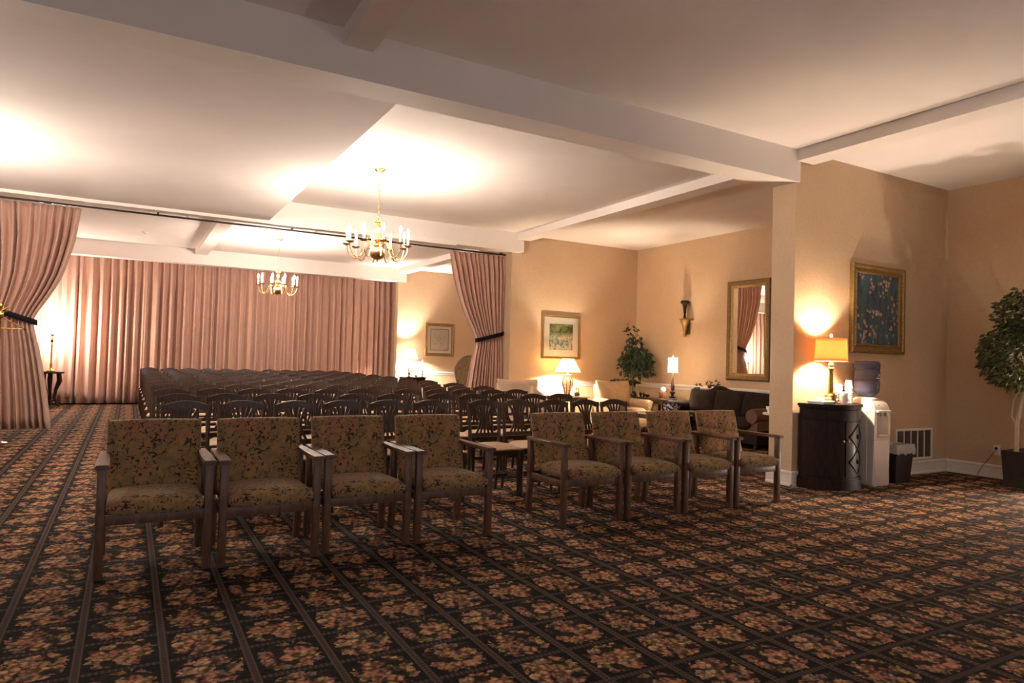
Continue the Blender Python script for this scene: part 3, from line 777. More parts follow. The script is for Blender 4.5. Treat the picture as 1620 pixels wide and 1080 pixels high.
picture('framed_painting', 'large gilt-framed dark blue painting with warm dabs above the water cooler', 'painting', (7.605, Y1, 1.958), 0, 1.02, 1.02, 0.105, 0.05, 'gilt', 0, 'abstract_canvas', glassy=False)
t = thing('wall_mirror', 'tall rectangular mirror in a carved dark gilt frame above the sofa', 'mirror', (XR, 7.985, 1.868), -PI/2)
obj('frame', ring_frame(B(), 0.90, 1.70, [(0, 0.001), (0, 0.035), (0.02, 0.045), (0.06, 0.04), (0.075, 0.028), (0.078, 0.001)]), 'antique_gilt', t, ang=30)
obj('inner_frame', ring_frame(B(), 0.752, 1.552, [(0, 0.001), (0, 0.03), (0.012, 0.034), (0.045, 0.012), (0.045, 0.001)]), 'gilt', t, ang=30)
obj('mirror_pane', b2(B(), -0.335, 0.335, -0.010, -0.002, -0.735, 0.735), 'mirror_glass', t)

# ------------------------------------------------------------------ wall bracket and vase
t = thing('wall_bracket', 'carved gilt wall bracket shelf holding a dark goblet', 'bracket', (XR, 9.40, 0), -PI/2)
obj('corbel', lathe(B(), [(0.004, 1.775), (0.028, 1.80), (0.032, 1.825), (0.022, 1.85), (0.04, 1.88), (0.052, 1.92), (0.05, 1.96), (0.075, 2.02), (0.095, 2.06), (0.092, 2.085)], 12, (0, -0.085, 0), sy=0.85), 'gilt', t)
obj('back_plate', b2(B(), -0.055, 0.055, -0.03, -0.001, 1.83, 2.09, 0.01), 'antique_gilt', t)
obj('shelf', extrude(B(), [(-0.14, 0.0), (-0.12, -0.09), (-0.05, -0.185), (0.05, -0.185), (0.12, -0.09), (0.14, 0.0)], (0, -0.001, 2.087), (1, 0, 0), (0, 1, 0), (0, 0, 1), 0.028), 'gilt', t)
t = thing('goblet_vase', 'slim dark bronze goblet vase standing on the gilt wall bracket', 'vase', (XR-0.10, 9.40, 2.1155))
obj('cup', lathe(B(), [(0.014, 0.085), (0.024, 0.11), (0.033, 0.2), (0.045, 0.262), (0.08, 0.285), (0.088, 0.315), (0.072, 0.335), (0.06, 0.33), (0.03, 0.28), (0.01, 0.2)], 18), 'bronze', t)
obj('foot', lathe(B(), [(0.035, 0.0), (0.035, 0.01), (0.016, 0.03), (0.026, 0.05), (0.014, 0.07), (0.014, 0.09)], 18), 'bronze', t)

# ================================================================== LAMPS
def shade(t, r0, r1, z0, z1, m, n=36, flare=0.0, rim='shade_rim'):
    prof = []
    for k in range(7):
        s = k/6; prof.append((r0+(r1-r0)*s-flare*math.sin(PI*s), z0+(z1-z0)*s))
    o = obj('lamp_shade', lathe(B(), prof, n, cap=False), m, t, ang=80); solidify(o, 0.0015)
    for r, z in ((r0, z0), (r1, z1)):
        pts = [(r*math.cos(2*PI*k/n), r*math.sin(2*PI*k/n), z) for k in range(n+1)]
        obj('shade_trim', tube(B(), pts, 0.0035, 5, cap=False), rim, t)
    return o
def bulb(t, z, r=0.03, m='lamp_bulb'):
    return obj('bulb', lathe(B(), [(0.002, z-r*1.3), (r*0.55, z-r*1.1), (r*0.9, z-r*0.5), (r, z), (r*0.8, z+r*0.6), (r*0.4, z+r*0.92), (0.001, z+r)], 14), m, t)
# cabinet lamp
t = thing('table_lamp', 'table lamp with an amber drum shade on the corner cabinet', 'lamp', (6.505, 4.60, 0.886))
obj('base', lathe(B(), [(0.055, 0.0), (0.058, 0.03), (0.05, 0.04), (0.055, 0.06), (0.06, 0.09), (0.045, 0.10), (0.04, 0.115)], 20), 'dull_brass', t)
obj('column', lathe(B(), [(0.036, 0.115), (0.030, 0.13), (0.027, 0.20), (0.024, 0.32), (0.022, 0.345), (0.032, 0.36), (0.034, 0.375), (0.018, 0.39), (0.03, 0.41), (0.020, 0.43), (0.010, 0.455)], 16), 'dull_brass', t)
obj('socket', lathe(B(), [(0.014, 0.455), (0.016, 0.52)], 12), 'brass', t)
bulb(t, 0.575, 0.03)
shade(t, 0.165, 0.150, 0.452, 0.695, 'shade_amber')
bm = B()
for k in range(3):
    a = 2*PI*k/3+0.4; tube(bm, [(0.004*math.cos(a), 0.004*math.sin(a), 0.692), (0.150*math.cos(a), 0.150*math.sin(a), 0.692)], 0.002, 5)
tube(bm, [(0.02, 0, 0.46), (0.055, 0, 0.57), (0.03, 0, 0.68), (0, 0, 0.695)], 0.002, 5)
obj('harp', bm, 'brass', t)
obj('finial', lathe(B(), [(0.006, 0.695), (0.006, 0.705), (0.014, 0.715), (0.014, 0.735), (0.004, 0.742)], 10), 'finial_crystal', t)

# jar lamp on the alcove side table
t = thing('table_lamp', 'jar lamp with a cream cone shade beneath the garden print', 'lamp', (7.125, 10.46, 0.622))
obj('base', lathe(B(), [(0.075, 0), (0.08, 0.012), (0.05, 0.03)], 20), 'bronze', t)
obj('jar', lathe(B(), [(0.045, 0.028), (0.05, 0.06), (0.065, 0.12), (0.092, 0.19), (0.100, 0.24), (0.092, 0.29), (0.07, 0.335), (0.062, 0.355), (0.078, 0.372)], 8), 'cream_china', t, ang=20)
for k in range(8):
    a = 2*PI*k/8; pts = [((r+0.002)*math.cos(a), (r+0.002)*math.sin(a), z) for r, z in [(0.045, 0.028), (0.05, 0.06), (0.065, 0.12), (0.092, 0.19), (0.100, 0.24), (0.092, 0.29), (0.07, 0.335), (0.062, 0.355)]]
    obj('jar_rib', tube(B(), pts, 0.006, 5), 'bronze', t)
obj('collar', lathe(B(), [(0.078, 0.37), (0.08, 0.385), (0.03, 0.395), (0.012, 0.43), (0.012, 0.47)], 16), 'bronze', t)
bulb(t, 0.535, 0.032, 'alcove_bulb')
shade(t, 0.245, 0.110, 0.435, 0.685, 'shade_cream')
bm = B()
for k in range(3):
    a = 2*PI*k/3; tube(bm, [(0, 0, 0.682), (0.11*math.cos(a), 0.11*math.sin(a), 0.682)], 0.002, 5)
tube(bm, [(0.0, 0.015, 0.47), (0, 0.05, 0.55), (0, 0.03, 0.66), (0, 0, 0.69)], 0.002, 5)
obj('harp', bm, 'brass', t)
# slim buffet lamp
t = thing('table_lamp', 'slim turned buffet lamp with a narrow white shade beside the sofa', 'lamp', (8.56, 9.21, 0.622))
obj('base', lathe(B(), [(0.085, 0), (0.09, 0.012), (0.055, 0.03), (0.065, 0.05), (0.03, 0.065), (0.022, 0.085), (0.05, 0.125), (0.055, 0.14), (0.022, 0.155)], 20), 'bronze', t)
obj('stem', lathe(B(), [(0.02, 0.155), (0.033, 0.19), (0.036, 0.22), (0.026, 0.29), (0.016, 0.36), (0.013, 0.42), (0.011, 0.50)], 16), 'walnut', t)
bulb(t, 0.61, 0.026, 'alcove_bulb')
shade(t, 0.096, 0.088, 0.485, 0.760, 'shade_white', flare=0.012)
bm = B()
for k in range(3):
    a = 2*PI*k/3+0.2; tube(bm, [(0, 0, 0.757), (0.088*math.cos(a), 0.088*math.sin(a), 0.757)], 0.002, 5)
tube(bm, [(0.0, 0.01, 0.50), (0, 0.045, 0.61), (0, 0.03, 0.72), (0, 0, 0.766)], 0.002, 5)
obj('harp', bm, 'brass', t)
obj('finial', lathe(B(), [(0.005, 0.766), (0.012, 0.78), (0.008, 0.795), (0.001, 0.805)], 10), 'finial_crystal', t)
# lamp on the far console
t = thing('table_lamp', 'lit table lamp with a white shade on the far console table', 'lamp', (6.42, 16.74, 0.742))
obj('base', lathe(B(), [(0.07, 0), (0.075, 0.015), (0.03, 0.04), (0.055, 0.12), (0.07, 0.19), (0.05, 0.28), (0.02, 0.33), (0.012, 0.42)], 18), 'finial_crystal', t)
bulb(t, 0.545, 0.035, 'far_lamp_bulb')
shade(t, 0.205, 0.12, 0.470, 0.72, 'shade_white')
bm = B()
for k in range(3):
    a = 2*PI*k/3; tube(bm, [(0, 0, 0.717), (0.12*math.cos(a), 0.12*math.sin(a), 0.717)], 0.002, 5)
tube(bm, [(0.0, 0.01, 0.41), (0, 0.06, 0.55), (0, 0.03, 0.69), (0, 0, 0.72)], 0.002, 5)
obj('harp', bm, 'brass', t)
# candlestick lamp at the far left
t = thing('table_lamp', 'tall brass candlestick lamp glowing against the back curtain at far left', 'lamp', (-1.40, 17.18, 0.742))
obj('stem', lathe(B(), [(0.075, 0), (0.08, 0.02), (0.03, 0.05), (0.02, 0.10), (0.03, 0.14), (0.016, 0.2), (0.018, 0.35), (0.014, 0.52), (0.022, 0.56), (0.012, 0.60), (0.030, 0.63), (0.034, 0.66), (0.012, 0.69), (0.010, 0.76)], 16), 'brass', t)
obj('cup', lathe(B(), [(0.012, 0.745), (0.035, 0.76), (0.042, 0.785), (0.038, 0.785), (0.010, 0.765)], 18), 'bronze', t)
bulb(t, 0.835, 0.040, 'candle_globe')

# ================================================================== CORNER CABINET AND WATER COOLER
CX, CR = 6.60, 0.385
def demi(r, z0, z1, n=28, y=Y1-0.03):
    poly = [(CX+r*math.cos(PI+PI*k/n), y+r*math.sin(PI+PI*k/n)) for k in range(n+1)]
    return extrude(B(), poly, (0, 0, z0), (1, 0, 0), (0, 1, 0), (0, 0, 1), z1-z0)
def demi_arc(bm, r, th, a0, a1, z0, z1, n=14, y=Y1-0.03):
    pi_, po = [], []
    poly = [(CX+r*math.cos(a0+(a1-a0)*k/n), y+r*math.sin(a0+(a1-a0)*k/n)) for k in range(n+1)]
    poly += [(CX+(r+th)*math.cos(a1-(a1-a0)*k/n), y+(r+th)*math.sin(a1-(a1-a0)*k/n)) for k in range(n+1)]
    return extrude(bm, poly, (0, 0, z0), (1, 0, 0), (0, 1, 0), (0, 0, 1), z1-z0)
t = thing('demilune_cabinet', 'dark half-round wooden cabinet against the partition wall', 'cabinet', (0, 0, 0))
obj('body', demi(CR-0.02, 0.10, 0.845), 'cabinet_wood', t)
obj('plinth', demi(CR+0.005, 0.0, 0.105), 'cabinet_wood', t)
obj('plinth_moulding', demi(CR-0.005, 0.105, 0.125), 'cabinet_wood', t)
obj('top', demi(CR+0.015, 0.857, 0.885), 'cabinet_wood', t)
obj('top_moulding', demi(CR-0.003, 0.838, 0.858), 'cabinet_wood', t)
D = math.radians
obj('drawer_front', demi_arc(B(), CR-0.02, 0.010, D(188), D(312), 0.725, 0.825), 'cabinet_wood', t)
dr = obj('door', demi_arc(B(), CR-0.02, 0.008, D(188), D(252), 0.14, 0.705), 'cabinet_wood', t)
obj('knob', lathe(B(), [(0.003, -0.012), (0.012, -0.008), (0.012, 0.004), (0.004, 0.012)], 10, (CX+(CR+0.0)*math.cos(D(249)), Y1-0.03+(CR+0.0)*math.sin(D(249)), 0.51)), 'dull_brass', dr)
dr = obj('door', demi_arc(B(), CR-0.02, 0.008, D(255), D(312), 0.14, 0.705), 'cabinet_wood', t)
# carved diamond panel on the right door
bm = B()
def on_arc(a, z, r=CR-0.008): return (CX+r*math.cos(D(a)), Y1-0.03+r*math.sin(D(a)), z)
for z0, z1 in ((0.16, 0.42), (0.42, 0.68)):
    zc = (z0+z1)/2
    for (a0, q0), (a1, q1) in (((262, zc), (283, z1)), ((283, z1), (304, zc)), ((304, zc), (283, z0)), ((283, z0), (262, zc))):
        tube(bm, [on_arc(a0+(a1-a0)*k/4, q0+(q1-q0)*k/4) for k in range(5)], 0.004, 5)
    lathe(bm, [(0.002, -0.03), (0.03, -0.012), (0.036, 0), (0.03, 0.012), (0.002, 0.03)], 8, on_arc(283, zc, CR-0.015), sx=0.6, sy=0.6)
obj('carving', bm, 'cabinet_wood', dr)
obj('knob', lathe(B(), [(0.003, -0.012), (0.012, -0.008), (0.012, 0.004), (0.004, 0.012)], 10, on_arc(258, 0.51, CR)), 'dull_brass', dr)
# carved corner strip
st = obj('carved_stile', demi_arc(B(), CR-0.02, 0.018, D(316), D(340), 0.125, 0.838), 'cabinet_wood', t)
for k in range(9):
    obj('rosette', lathe(B(), [(0.002, -0.03), (0.022, -0.015), (0.028, 0), (0.022, 0.015), (0.002, 0.03)], 8, on_arc(328, 0.17+k*0.078, CR-0.002), sx=0.6, sy=0.6), 'cabinet_wood', st)
ZT = 0.8855
# tray with packets
t = thing('foam_tray', 'white foam tray heaped with packets on the cabinet top', 'tray', (6.33, 4.585, ZT), 0.1)
bm = ring_frame(B(), 0.21, 0.15, [(0, 0.0), (-0.012, 0.028), (0.0, 0.03), (0.010, 0.006), (0.012, 0.0)])
bmesh.ops.rotate(bm, verts=bm.verts[:], cent=(0, 0, 0), matrix=Matrix.Rotation(-PI/2, 3, 'X'))
obj('rim', bm, 'paper_white', t); obj('bottom', b2(B(), -0.098, 0.098, -0.068, 0.068, 0.0, 0.005), 'paper_white', t)
for k in range(14):
    bm = box(B(), (random.uniform(-0.07, 0.07), random.uniform(-0.045, 0.045), 0.018+0.0035*k), (0.06, 0.035, 0.010), Matrix.Rotation(random.uniform(0, PI), 3, 'Z') @ Matrix.Rotation(random.uniform(-0.3, 0.3), 3, 'X'), 0.003, 1)
    obj('packet', bm, 'paper_white', t)
t = thing('pump_bottle', 'white pump bottle in front of the foam cups', 'bottle', (6.565, 4.49, ZT))
obj('body', lathe(B(), [(0.036, 0), (0.038, 0.01), (0.038, 0.115), (0.03, 0.128), (0.014, 0.135)], 20), 'paper_white', t)
bm = lathe(B(), [(0.014, 0.134), (0.014, 0.15), (0.005, 0.152), (0.005, 0.178), (0.011, 0.18), (0.011, 0.188)], 12); tube(bm, [(0, 0, 0.184), (-0.03, -0.01, 0.182), (-0.036, -0.012, 0.172)], 0.004, 6)
obj('pump', bm, 'black_plastic', t)
obj('label_patch', demi_arc(B(), 0.0385, 0.0006, D(180), D(290), 0.03, 0.095, 10, 0) if False else lathe(B(), [(0.0386, 0.035), (0.0386, 0.09)], 20, cap=False), 'mat_board', t)
# black mesh caddy
t = thing('mesh_caddy', 'black wire mesh caddy behind the pump bottle', 'caddy', (6.66, 4.58, ZT), 0.0)
bm = B()
for k in range(9):
    for s in (-1, 1):
        x = -0.06+0.015*k; bar(bm, (x, s*0.05, 0), (x+s*0.03 if -0.06 <= x+s*0.03 <= 0.06 else x, s*0.05, 0.12), 0.003, 0.003)
        y = -0.05+0.0125*k; bar(bm, (s*0.06, y, 0), (s*0.06, y, 0.12), 0.003, 0.003)
for z in (0.002, 0.03, 0.06, 0.09, 0.12):
    for s in (-1, 1):
        bar(bm, (-0.06, s*0.05, z), (0.06, s*0.05, z), 0.003, 0.003); bar(bm, (s*0.06, -0.05, z), (s*0.06, 0.05, z), 0.003, 0.003)
obj('mesh', bm, 'black_plastic', t); obj('bottom', b2(B(), -0.06, 0.06, -0.05, 0.05, 0, 0.003), 'black_plastic', t)
def cups(label, loc, n):
    t = thing('foam_cups', label, 'cups', loc)
    for k in range(n):
        z = 0.022*k
        obj('cup', lathe(B(), [(0.042, z), (0.044, z+0.006), (0.042, z+0.008), (0.031, z+0.095), (0.0, z+0.095)], 18, cap=False), 'paper_white', t)
cups('stack of upturned white foam cups nearest the lamp, shorter of two', (6.755, 4.675, ZT), 6)
cups('stack of upturned white foam cups beside the water cooler, taller of two', (6.850, 4.625, ZT), 8)

# water cooler (front faces -Y)
t = thing('water_cooler', 'white freestanding water cooler holding an upturned blue bottle', 'water cooler', (7.165, 4.605, 0))
prof = [(0.165, 0.0), (-0.165, 0.0), (-0.172, 0.03), (-0.165, 0.45), (-0.17, 0.54), (-0.17, 0.80), (-0.162, 0.85), (-0.135, 0.895), (-0.09, 0.922), (-0.03, 0.932), (0.165, 0.932)]
bm = extrude(B(), [(y, z) for y, z in prof], (-0.145, 0, 0), (0, 1, 0), (0, 0, 1), (1, 0, 0), 0.29)
bmesh.ops.bevel(bm, geom=[e for e in bm.edges if abs(e.verts[0].co.x-e.verts[1].co.x) < 1e-5], offset=0.018, segments=3, affect='EDGES')
obj('body', bm, 'white_plastic', t, ang=50)
obj('side_panel', b2(B(), -0.152, -0.143, -0.09, 0.14, 0.05, 0.86, 0.004), 'white_plastic', t)
al = obj('dispensing_alcove', b2(B(), -0.10, 0.10, -0.174, -0.16, 0.555, 0.800, 0.006), 'grey_plastic', t)
obj('alcove_hood', b2(B(), -0.115, 0.115, -0.20, -0.16, 0.795, 0.822, 0.008), 'white_plastic', t)
for x in (-0.045, 0.045):
    obj('tap', bar(B(), (x, -0.188, 0.80), (x, -0.192, 0.755), 0.03, 0.02, 0.004), 'white_plastic', t)
obj('drip_tray', b2(B(), -0.10, 0.10, -0.20, -0.165, 0.535, 0.556, 0.005), 'white_plastic', t)
obj('seam', b2(B(), -0.146, 0.146, -0.1735, -0.12, 0.497, 0.503), 'grey_plastic', t)
obj('indicator', lathe(B(), [(0.006, -0.004), (0.006, 0.004)], 8, (-0.05, -0.158, 0.873)), 'black_plastic', t)
obj('collar', lathe(B(), [(0.12, 0.928), (0.118, 0.945), (0.10, 0.952), (0.06, 0.955)], 24, (0, 0.02, 0)), 'paper_white', t)
t = thing('water_bottle', 'large blue plastic water bottle upturned on the cooler', 'bottle', (7.165, 4.625, 0.957))
bp = [(0.05, 0.0), (0.09, 0.012), (0.122, 0.045), (0.134, 0.075), (0.130, 0.10), (0.136, 0.115), (0.136, 0.165), (0.128, 0.18), (0.136, 0.195), (0.136, 0.285), (0.129, 0.30), (0.137, 0.315), (0.137, 0.365), (0.125, 0.388), (0.10, 0.395), (0.03, 0.388), (0.0, 0.388)]
obj('shell', lathe(B(), bp, 32), 'blue_bottle', t, ang=50)
# label with an upside-down peak mark and a line
a0, a1 = D(258), D(312)
def arcpt(a, z, r): return (r*math.cos(a), r*math.sin(a), z)
def arc_patch(bm, a0, a1, z0, z1, r, n=12):
    lo = [bm.verts.new(arcpt(a0+(a1-a0)*k/n, z0, r)) for k in range(n+1)]; hi = [bm.verts.new(arcpt(a0+(a1-a0)*k/n, z1, r)) for k in range(n+1)]
    for k in range(n): bm.faces.new((lo[k], lo[k+1], hi[k+1], hi[k]))
    return bm
mat('label_ink', (0.05, 0.045, 0.09), 0.5)
lb = obj('bottle_label', arc_patch(B(), a0, a1, 0.198, 0.283, 0.1368), 'label_ink', t)
bm = arc_patch(B(), a0, a1, 0.204, 0.212, 0.1375)
for (a, z), (b_, z2) in (((D(266), 0.222), (D(274), 0.258)), ((D(274), 0.258), (D(282), 0.222))):
    bar(bm, arcpt(a, z, 0.1376), arcpt(b_, z2, 0.1376), 0.009, 0.0012)
for z in (0.230, 0.246):
    arc_patch(bm, D(290), D(308), z, z+0.006, 0.1375)
obj('label_mark', bm, 'paper_white', lb)

# waste bin
t = thing('waste_bin', 'black waste bin with a white liner beside the water cooler', 'bin', (7.60, 4.56, 0))
def taper(bm, w0, d0, w1, d1, z0, z1, th=0.006):
    lo = [bm.verts.new((sx*w0/2, sy*d0/2, z0)) for sx, sy in ((-1, -1), (1, -1), (1, 1), (-1, 1))]
    hi = [bm.verts.new((sx*w1/2, sy*d1/2, z1)) for sx, sy in ((-1, -1), (1, -1), (1, 1), (-1, 1))]
    hi2 = [bm.verts.new((sx*(w1/2-th), sy*(d1/2-th), z1)) for sx, sy in ((-1, -1), (1, -1), (1, 1), (-1, 1))]
    lo2 = [bm.verts.new((sx*(w0/2-th), sy*(d0/2-th), z0+th)) for sx, sy in ((-1, -1), (1, -1), (1, 1), (-1, 1))]
    for k in range(4):
        j = (k+1) % 4
        bm.faces.new((lo[k], lo[j], hi[j], hi[k])); bm.faces.new((hi[k], hi[j], hi2[j], hi2[k])); bm.faces.new((lo2[j], lo2[k], hi2[k], hi2[j]))
    bm.faces.new(lo[::-1]); bm.faces.new(lo2)
    return bm
obj('body', taper(B(), 0.27, 0.19, 0.34, 0.25, 0.0, 0.40), 'black_plastic', t)
bm = B(); n = 48; rows = []
for j, (grow, z, amp) in enumerate([(-0.012, 0.30, 0.0), (-0.004, 0.425, 0.006), (0.010, 0.43, 0.006), (0.016, 0.37, 0.006), (0.018, 0.325, 0.014)]):
    row = []
    for k in range(n):
        a = 2*PI*k/n; c, s = math.cos(a), math.sin(a); q = 1/max(abs(c), abs(s))*0.985
        w_, d_ = 0.165+grow, 0.12+grow
        row.append(bm.verts.new((c*q*w_+random.uniform(-amp, amp)*0.3, s*q*d_+random.uniform(-amp, amp)*0.3, z+random.uniform(-amp, amp))))
    rows.append(row)
for a, b_ in zip(rows, rows[1:]):
    for k in range(n): bm.faces.new((a[k], a[(k+1) % n], b_[(k+1) % n], b_[k]))
obj('bin_liner', bm, 'bin_liner', t, ang=25)

# return-air grille
t = thing('vent_grille', 'white wall vent grille low on the wall behind the bin', 'vent', (8.39, Y1, 0.365))
obj('frame', ring_frame(B(), 0.77, 0.385, [(0, 0.001), (0, 0.012), (0.006, 0.016), (0.028, 0.014), (0.03, 0.001)]), 'trim_white', t)
obj('backing', b2(B(), -0.36, 0.36, -0.003, -0.001, -0.165, 0.165), 'dark_recess', t)
for k in range(1, 5):
    x = -0.355+0.71*k/5; obj('mullion', b2(B(), x-0.006, x+0.006, -0.014, -0.001, -0.165, 0.165), 'trim_white', t)
for k in range(14):
    z = -0.154+0.0237*k
    obj('slat', box(B(), (0, -0.007, z), (0.71, 0.010, 0.0025), Matrix.Rotation(0.6, 3, 'X')), 'dark_recess', t)

# outlet with plug and cord
t = thing('wall_outlet', 'white wall outlet with a plugged-in cord beside the planter', 'outlet', (XR, 4.215, 0.338), -PI/2)
obj('cover_plate', b2(B(), -0.037, 0.037, -0.006, -0.0005, -0.06, 0.06, 0.002), 'trim_white', t)
for z in (-0.022, 0.022): obj('socket', b2(B(), -0.016, 0.016, -0.008, -0.005, z-0.014, z+0.014, 0.001), 'paper_white', t)
obj('plug', b2(B(), -0.014, 0.014, -0.03, -0.008, 0.008, 0.036, 0.004), 'black_plastic', t)
tag(obj('power_cord', tube(B(), [(XR-0.03, 4.215, 0.35), (XR-0.05, 4.24, 0.28), (XR-0.05, 4.35, 0.13), (XR-0.06, 4.40, 0.02), (XR-0.10, 4.38, 0.006), (XR-0.14, 4.2, 0.006), (XR-0.04, 4.0, 0.006), (XR-0.035, 3.55, 0.006), (XR-0.07, 3.28, 0.008)], 0.0035, 6), 'black_plastic'), 'thin dark cord running from the outlet to the floor', 'cord')

# ================================================================== FICUS TREES
def leaves(bm, n, c, rad, size, droop=0.6, seed=1, shape=None):
    rnd = random.Random(seed)
    for _ in range(n):
        while True:
            p = Vector((rnd.uniform(-1, 1), rnd.uniform(-1, 1), rnd.uniform(-1, 1)))
            if p.length < 1 and p.length > 0.25: break
        q = Vector((c[0]+p.x*rad[0], c[1]+p.y*rad[1], c[2]+p.z*rad[2]))
        if shape and not shape(q): continue
        d = Vector((p.x+rnd.uniform(-.6, .6), p.y+rnd.uniform(-.6, .6), -droop+rnd.uniform(-.5, .5))).normalized()
        s = d.cross(Vector((rnd.uniform(-1, 1), rnd.uniform(-1, 1), rnd.uniform(-.3, 1)))).normalized()
        nrm = d.cross(s)
        L = size*rnd.uniform(0.7, 1.25); w = L*0.24
        a = bm.verts.new(q); b_ = bm.verts.new(q+d*L*0.42+s*w+nrm*w*0.35); cc = bm.verts.new(q+d*L); e = bm.verts.new(q+d*L*0.42-s*w+nrm*w*0.35); m_ = bm.verts.new(q+d*L*0.45)
        bm.faces.new((a, b_, m_)); bm.faces.new((b_, cc, m_)); bm.faces.new((cc, e, m_)); bm.faces.new((e, a, m_))
    return bm
# near ficus in the square planter
t = thing('potted_ficus', 'leafy ficus tree with pale trunks in a dark square planter at right', 'plant', (8.80, 3.66, 0))
obj('planter', taper(B(), 0.46, 0.48, 0.50, 0.52, 0.0, 0.40, 0.02), 'planter_brown', t)
obj('soil', b2(B(), -0.225, 0.225, -0.235, 0.235, 0.33, 0.385), 'soil_moss', t)
obj('trunk', tube(B(), [(-0.07, 0.19, 0.36), (-0.06, 0.185, 0.7), (-0.02, 0.14, 1.05), (0.01, 0.03, 1.4), (0.02, -0.02, 1.9)], [0.026, 0.022, 0.019, 0.014, 0.006], 8), 'pale_bark', t)
obj('trunk', tube(B(), [(0.0, 0.06, 0.36), (0.0, 0.055, 0.8), (0.02, 0.0, 1.2), (0.02, 0.05, 1.7), (0.0, 0.1, 2.0)], [0.024, 0.021, 0.018, 0.012, 0.005], 8), 'pale_bark', t)
obj('branch', tube(B(), [(-0.06, 0.187, 0.66), (-0.08, 0.235, 0.78), (-0.07, 0.22, 0.95), (-0.03, 0.16, 1.1)], [0.010, 0.011, 0.009, 0.006], 6), 'pale_bark', t)
obj('branch', tube(B(), [(-0.02, 0.14, 1.05), (-0.05, 0.24, 1.3), (-0.05, 0.30, 1.55)], [0.012, 0.009, 0.004], 6), 'pale_bark', t)
obj('branch', tube(B(), [(0.02, 0.0, 1.15), (-0.02, -0.15, 1.45), (-0.04, -0.25, 1.75)], [0.012, 0.009, 0.004], 6), 'pale_bark', t)
ins = lambda q: q.x < 0.17
bm = leaves(B(), 2100, (-0.02, 0.13, 1.48), (0.30, 0.47, 0.42), 0.072, 0.4, 3, ins)
leaves(bm, 1200, (-0.02, 0.02, 1.92), (0.28, 0.42, 0.34), 0.072, 0.4, 4, ins)
leaves(bm, 500, (-0.02, -0.30, 1.5), (0.30, 0.30, 0.45), 0.072, 0.4, 5, ins)
obj('foliage', bm, 'leaf_olive', t, smooth=False, kind='stuff')
# uplight behind the planter
t = thing('floor_uplight', 'small black can uplight on the floor behind the planter, out of frame', 'lamp', (8.93, 3.22, 0))
o = obj('can', lathe(B(), [(0.0, 0.004), (0.05, 0.0), (0.055, 0.0), (0.062, 0.10), (0.056, 0.10), (0.05, 0.01)], 20, cap=False), 'black_plastic', t); solidify(o, 0.003)
obj('bulb', lathe(B(), [(0.004, 0.05), (0.03, 0.07), (0.040, 0.11), (0.03, 0.14), (0.001, 0.155)], 14), 'uplight_glow', t)
# alcove ficus
t = thing('potted_ficus', 'slim dark ficus tree in the alcove corner beside the tan armchair', 'plant', (8.68, 10.42, 0))
obj('pot', lathe(B(), [(0.13, 0.0), (0.16, 0.26), (0.17, 0.28), (0.16, 0.30), (0.145, 0.29), (0.13, 0.25), (0.0, 0.25)], 20), 'planter_brown', t)
obj('trunk', tube(B(), [(-0.10, -0.03, 0.25), (-0.07, -0.02, 0.6), (-0.02, 0.0, 1.0), (0.02, 0.0, 1.4), (0.0, 0.02, 1.9)], [0.016, 0.014, 0.012, 0.009, 0.003], 7), 'bark', t)
obj('trunk', tube(B(), [(0.03, 0.02, 0.25), (-0.02, 0.10, 0.6), (-0.06, 0.13, 1.0), (-0.04, 0.08, 1.4)], [0.012, 0.010, 0.008, 0.004], 7), 'bark', t)
ins2 = lambda q: q.x < 0.28 and q.y < 0.34
bm = leaves(B(), 430, (0.0, -0.05, 1.36), (0.30, 0.34, 0.24), 0.11, 0.9, 11, ins2)
leaves(bm, 170, (-0.02, -0.10, 1.14), (0.34, 0.42, 0.15), 0.11, 1.1, 12, ins2)
leaves(bm, 90, (0.0, 0.0, 1.64), (0.15, 0.20, 0.17), 0.10, 0.8, 13, ins2)
leaves(bm, 26, (0.0, 0.10, 1.90), (0.08, 0.11, 0.20), 0.10, 0.5, 14, ins2)
leaves(bm, 70, (-0.12, 0.12, 0.90), (0.26, 0.20, 0.04), 0.10, 0.3, 15, ins2)
obj('foliage', bm, 'leaf_green', t, smooth=False, kind='stuff')
obj('low_foliage', leaves(B(), 160, (-0.02, -0.2, 0.52), (0.18, 0.16, 0.2), 0.12, 0.1, 16), 'leaf_green', t, smooth=False, kind='stuff')

# ================================================================== ALCOVE FURNITURE
def club_chair(label, loc, rz, m):
    t = thing('lounge_chair', label, 'armchair', loc, rz)
    obj('base', b2(B(), -0.40, 0.40, -0.36, 0.34, 0.10, 0.30, 0.02), m, t)
    for sx in (-1, 1):
        for sy in (-1, 1): obj('leg', lathe(B(), [(0.018, 0), (0.026, 0.10)], 10, (sx*0.36, sy*0.30-0.01, 0)), 'dark_wood', t)
        bm = tube(B(), [(sx*0.37, -0.37, 0.50), (sx*0.37, -0.30, 0.51), (sx*0.37, 0.05, 0.52), (sx*0.37, 0.30, 0.53)], [0.080, 0.085, 0.085, 0.08], 18)
        b2(bm, sx*0.37-0.065, sx*0.37+0.065, -0.355, 0.32, 0.28, 0.52)
        obj('arm', bm, m, t, ang=50)
    obj('seat_cushion', pillow(B(), (0, -0.07, 0.37), (0.60, 0.62, 0.17), p=8), m, t, ang=70)
    obj('backrest', pillow(B(), (0, 0.30, 0.56), (0.74, 0.60, 0.20), Matrix.Rotation(PI/2-0.2, 3, 'X'), p=8), m, t, ang=70)
    obj('back_cushion', pillow(B(), (0, 0.215, 0.685), (0.84, 0.50, 0.19), Matrix.Rotation(PI/2-0.22, 3, 'X'), 14, 12, p=5, pinch=0.10), m, t, ang=70)
    return t
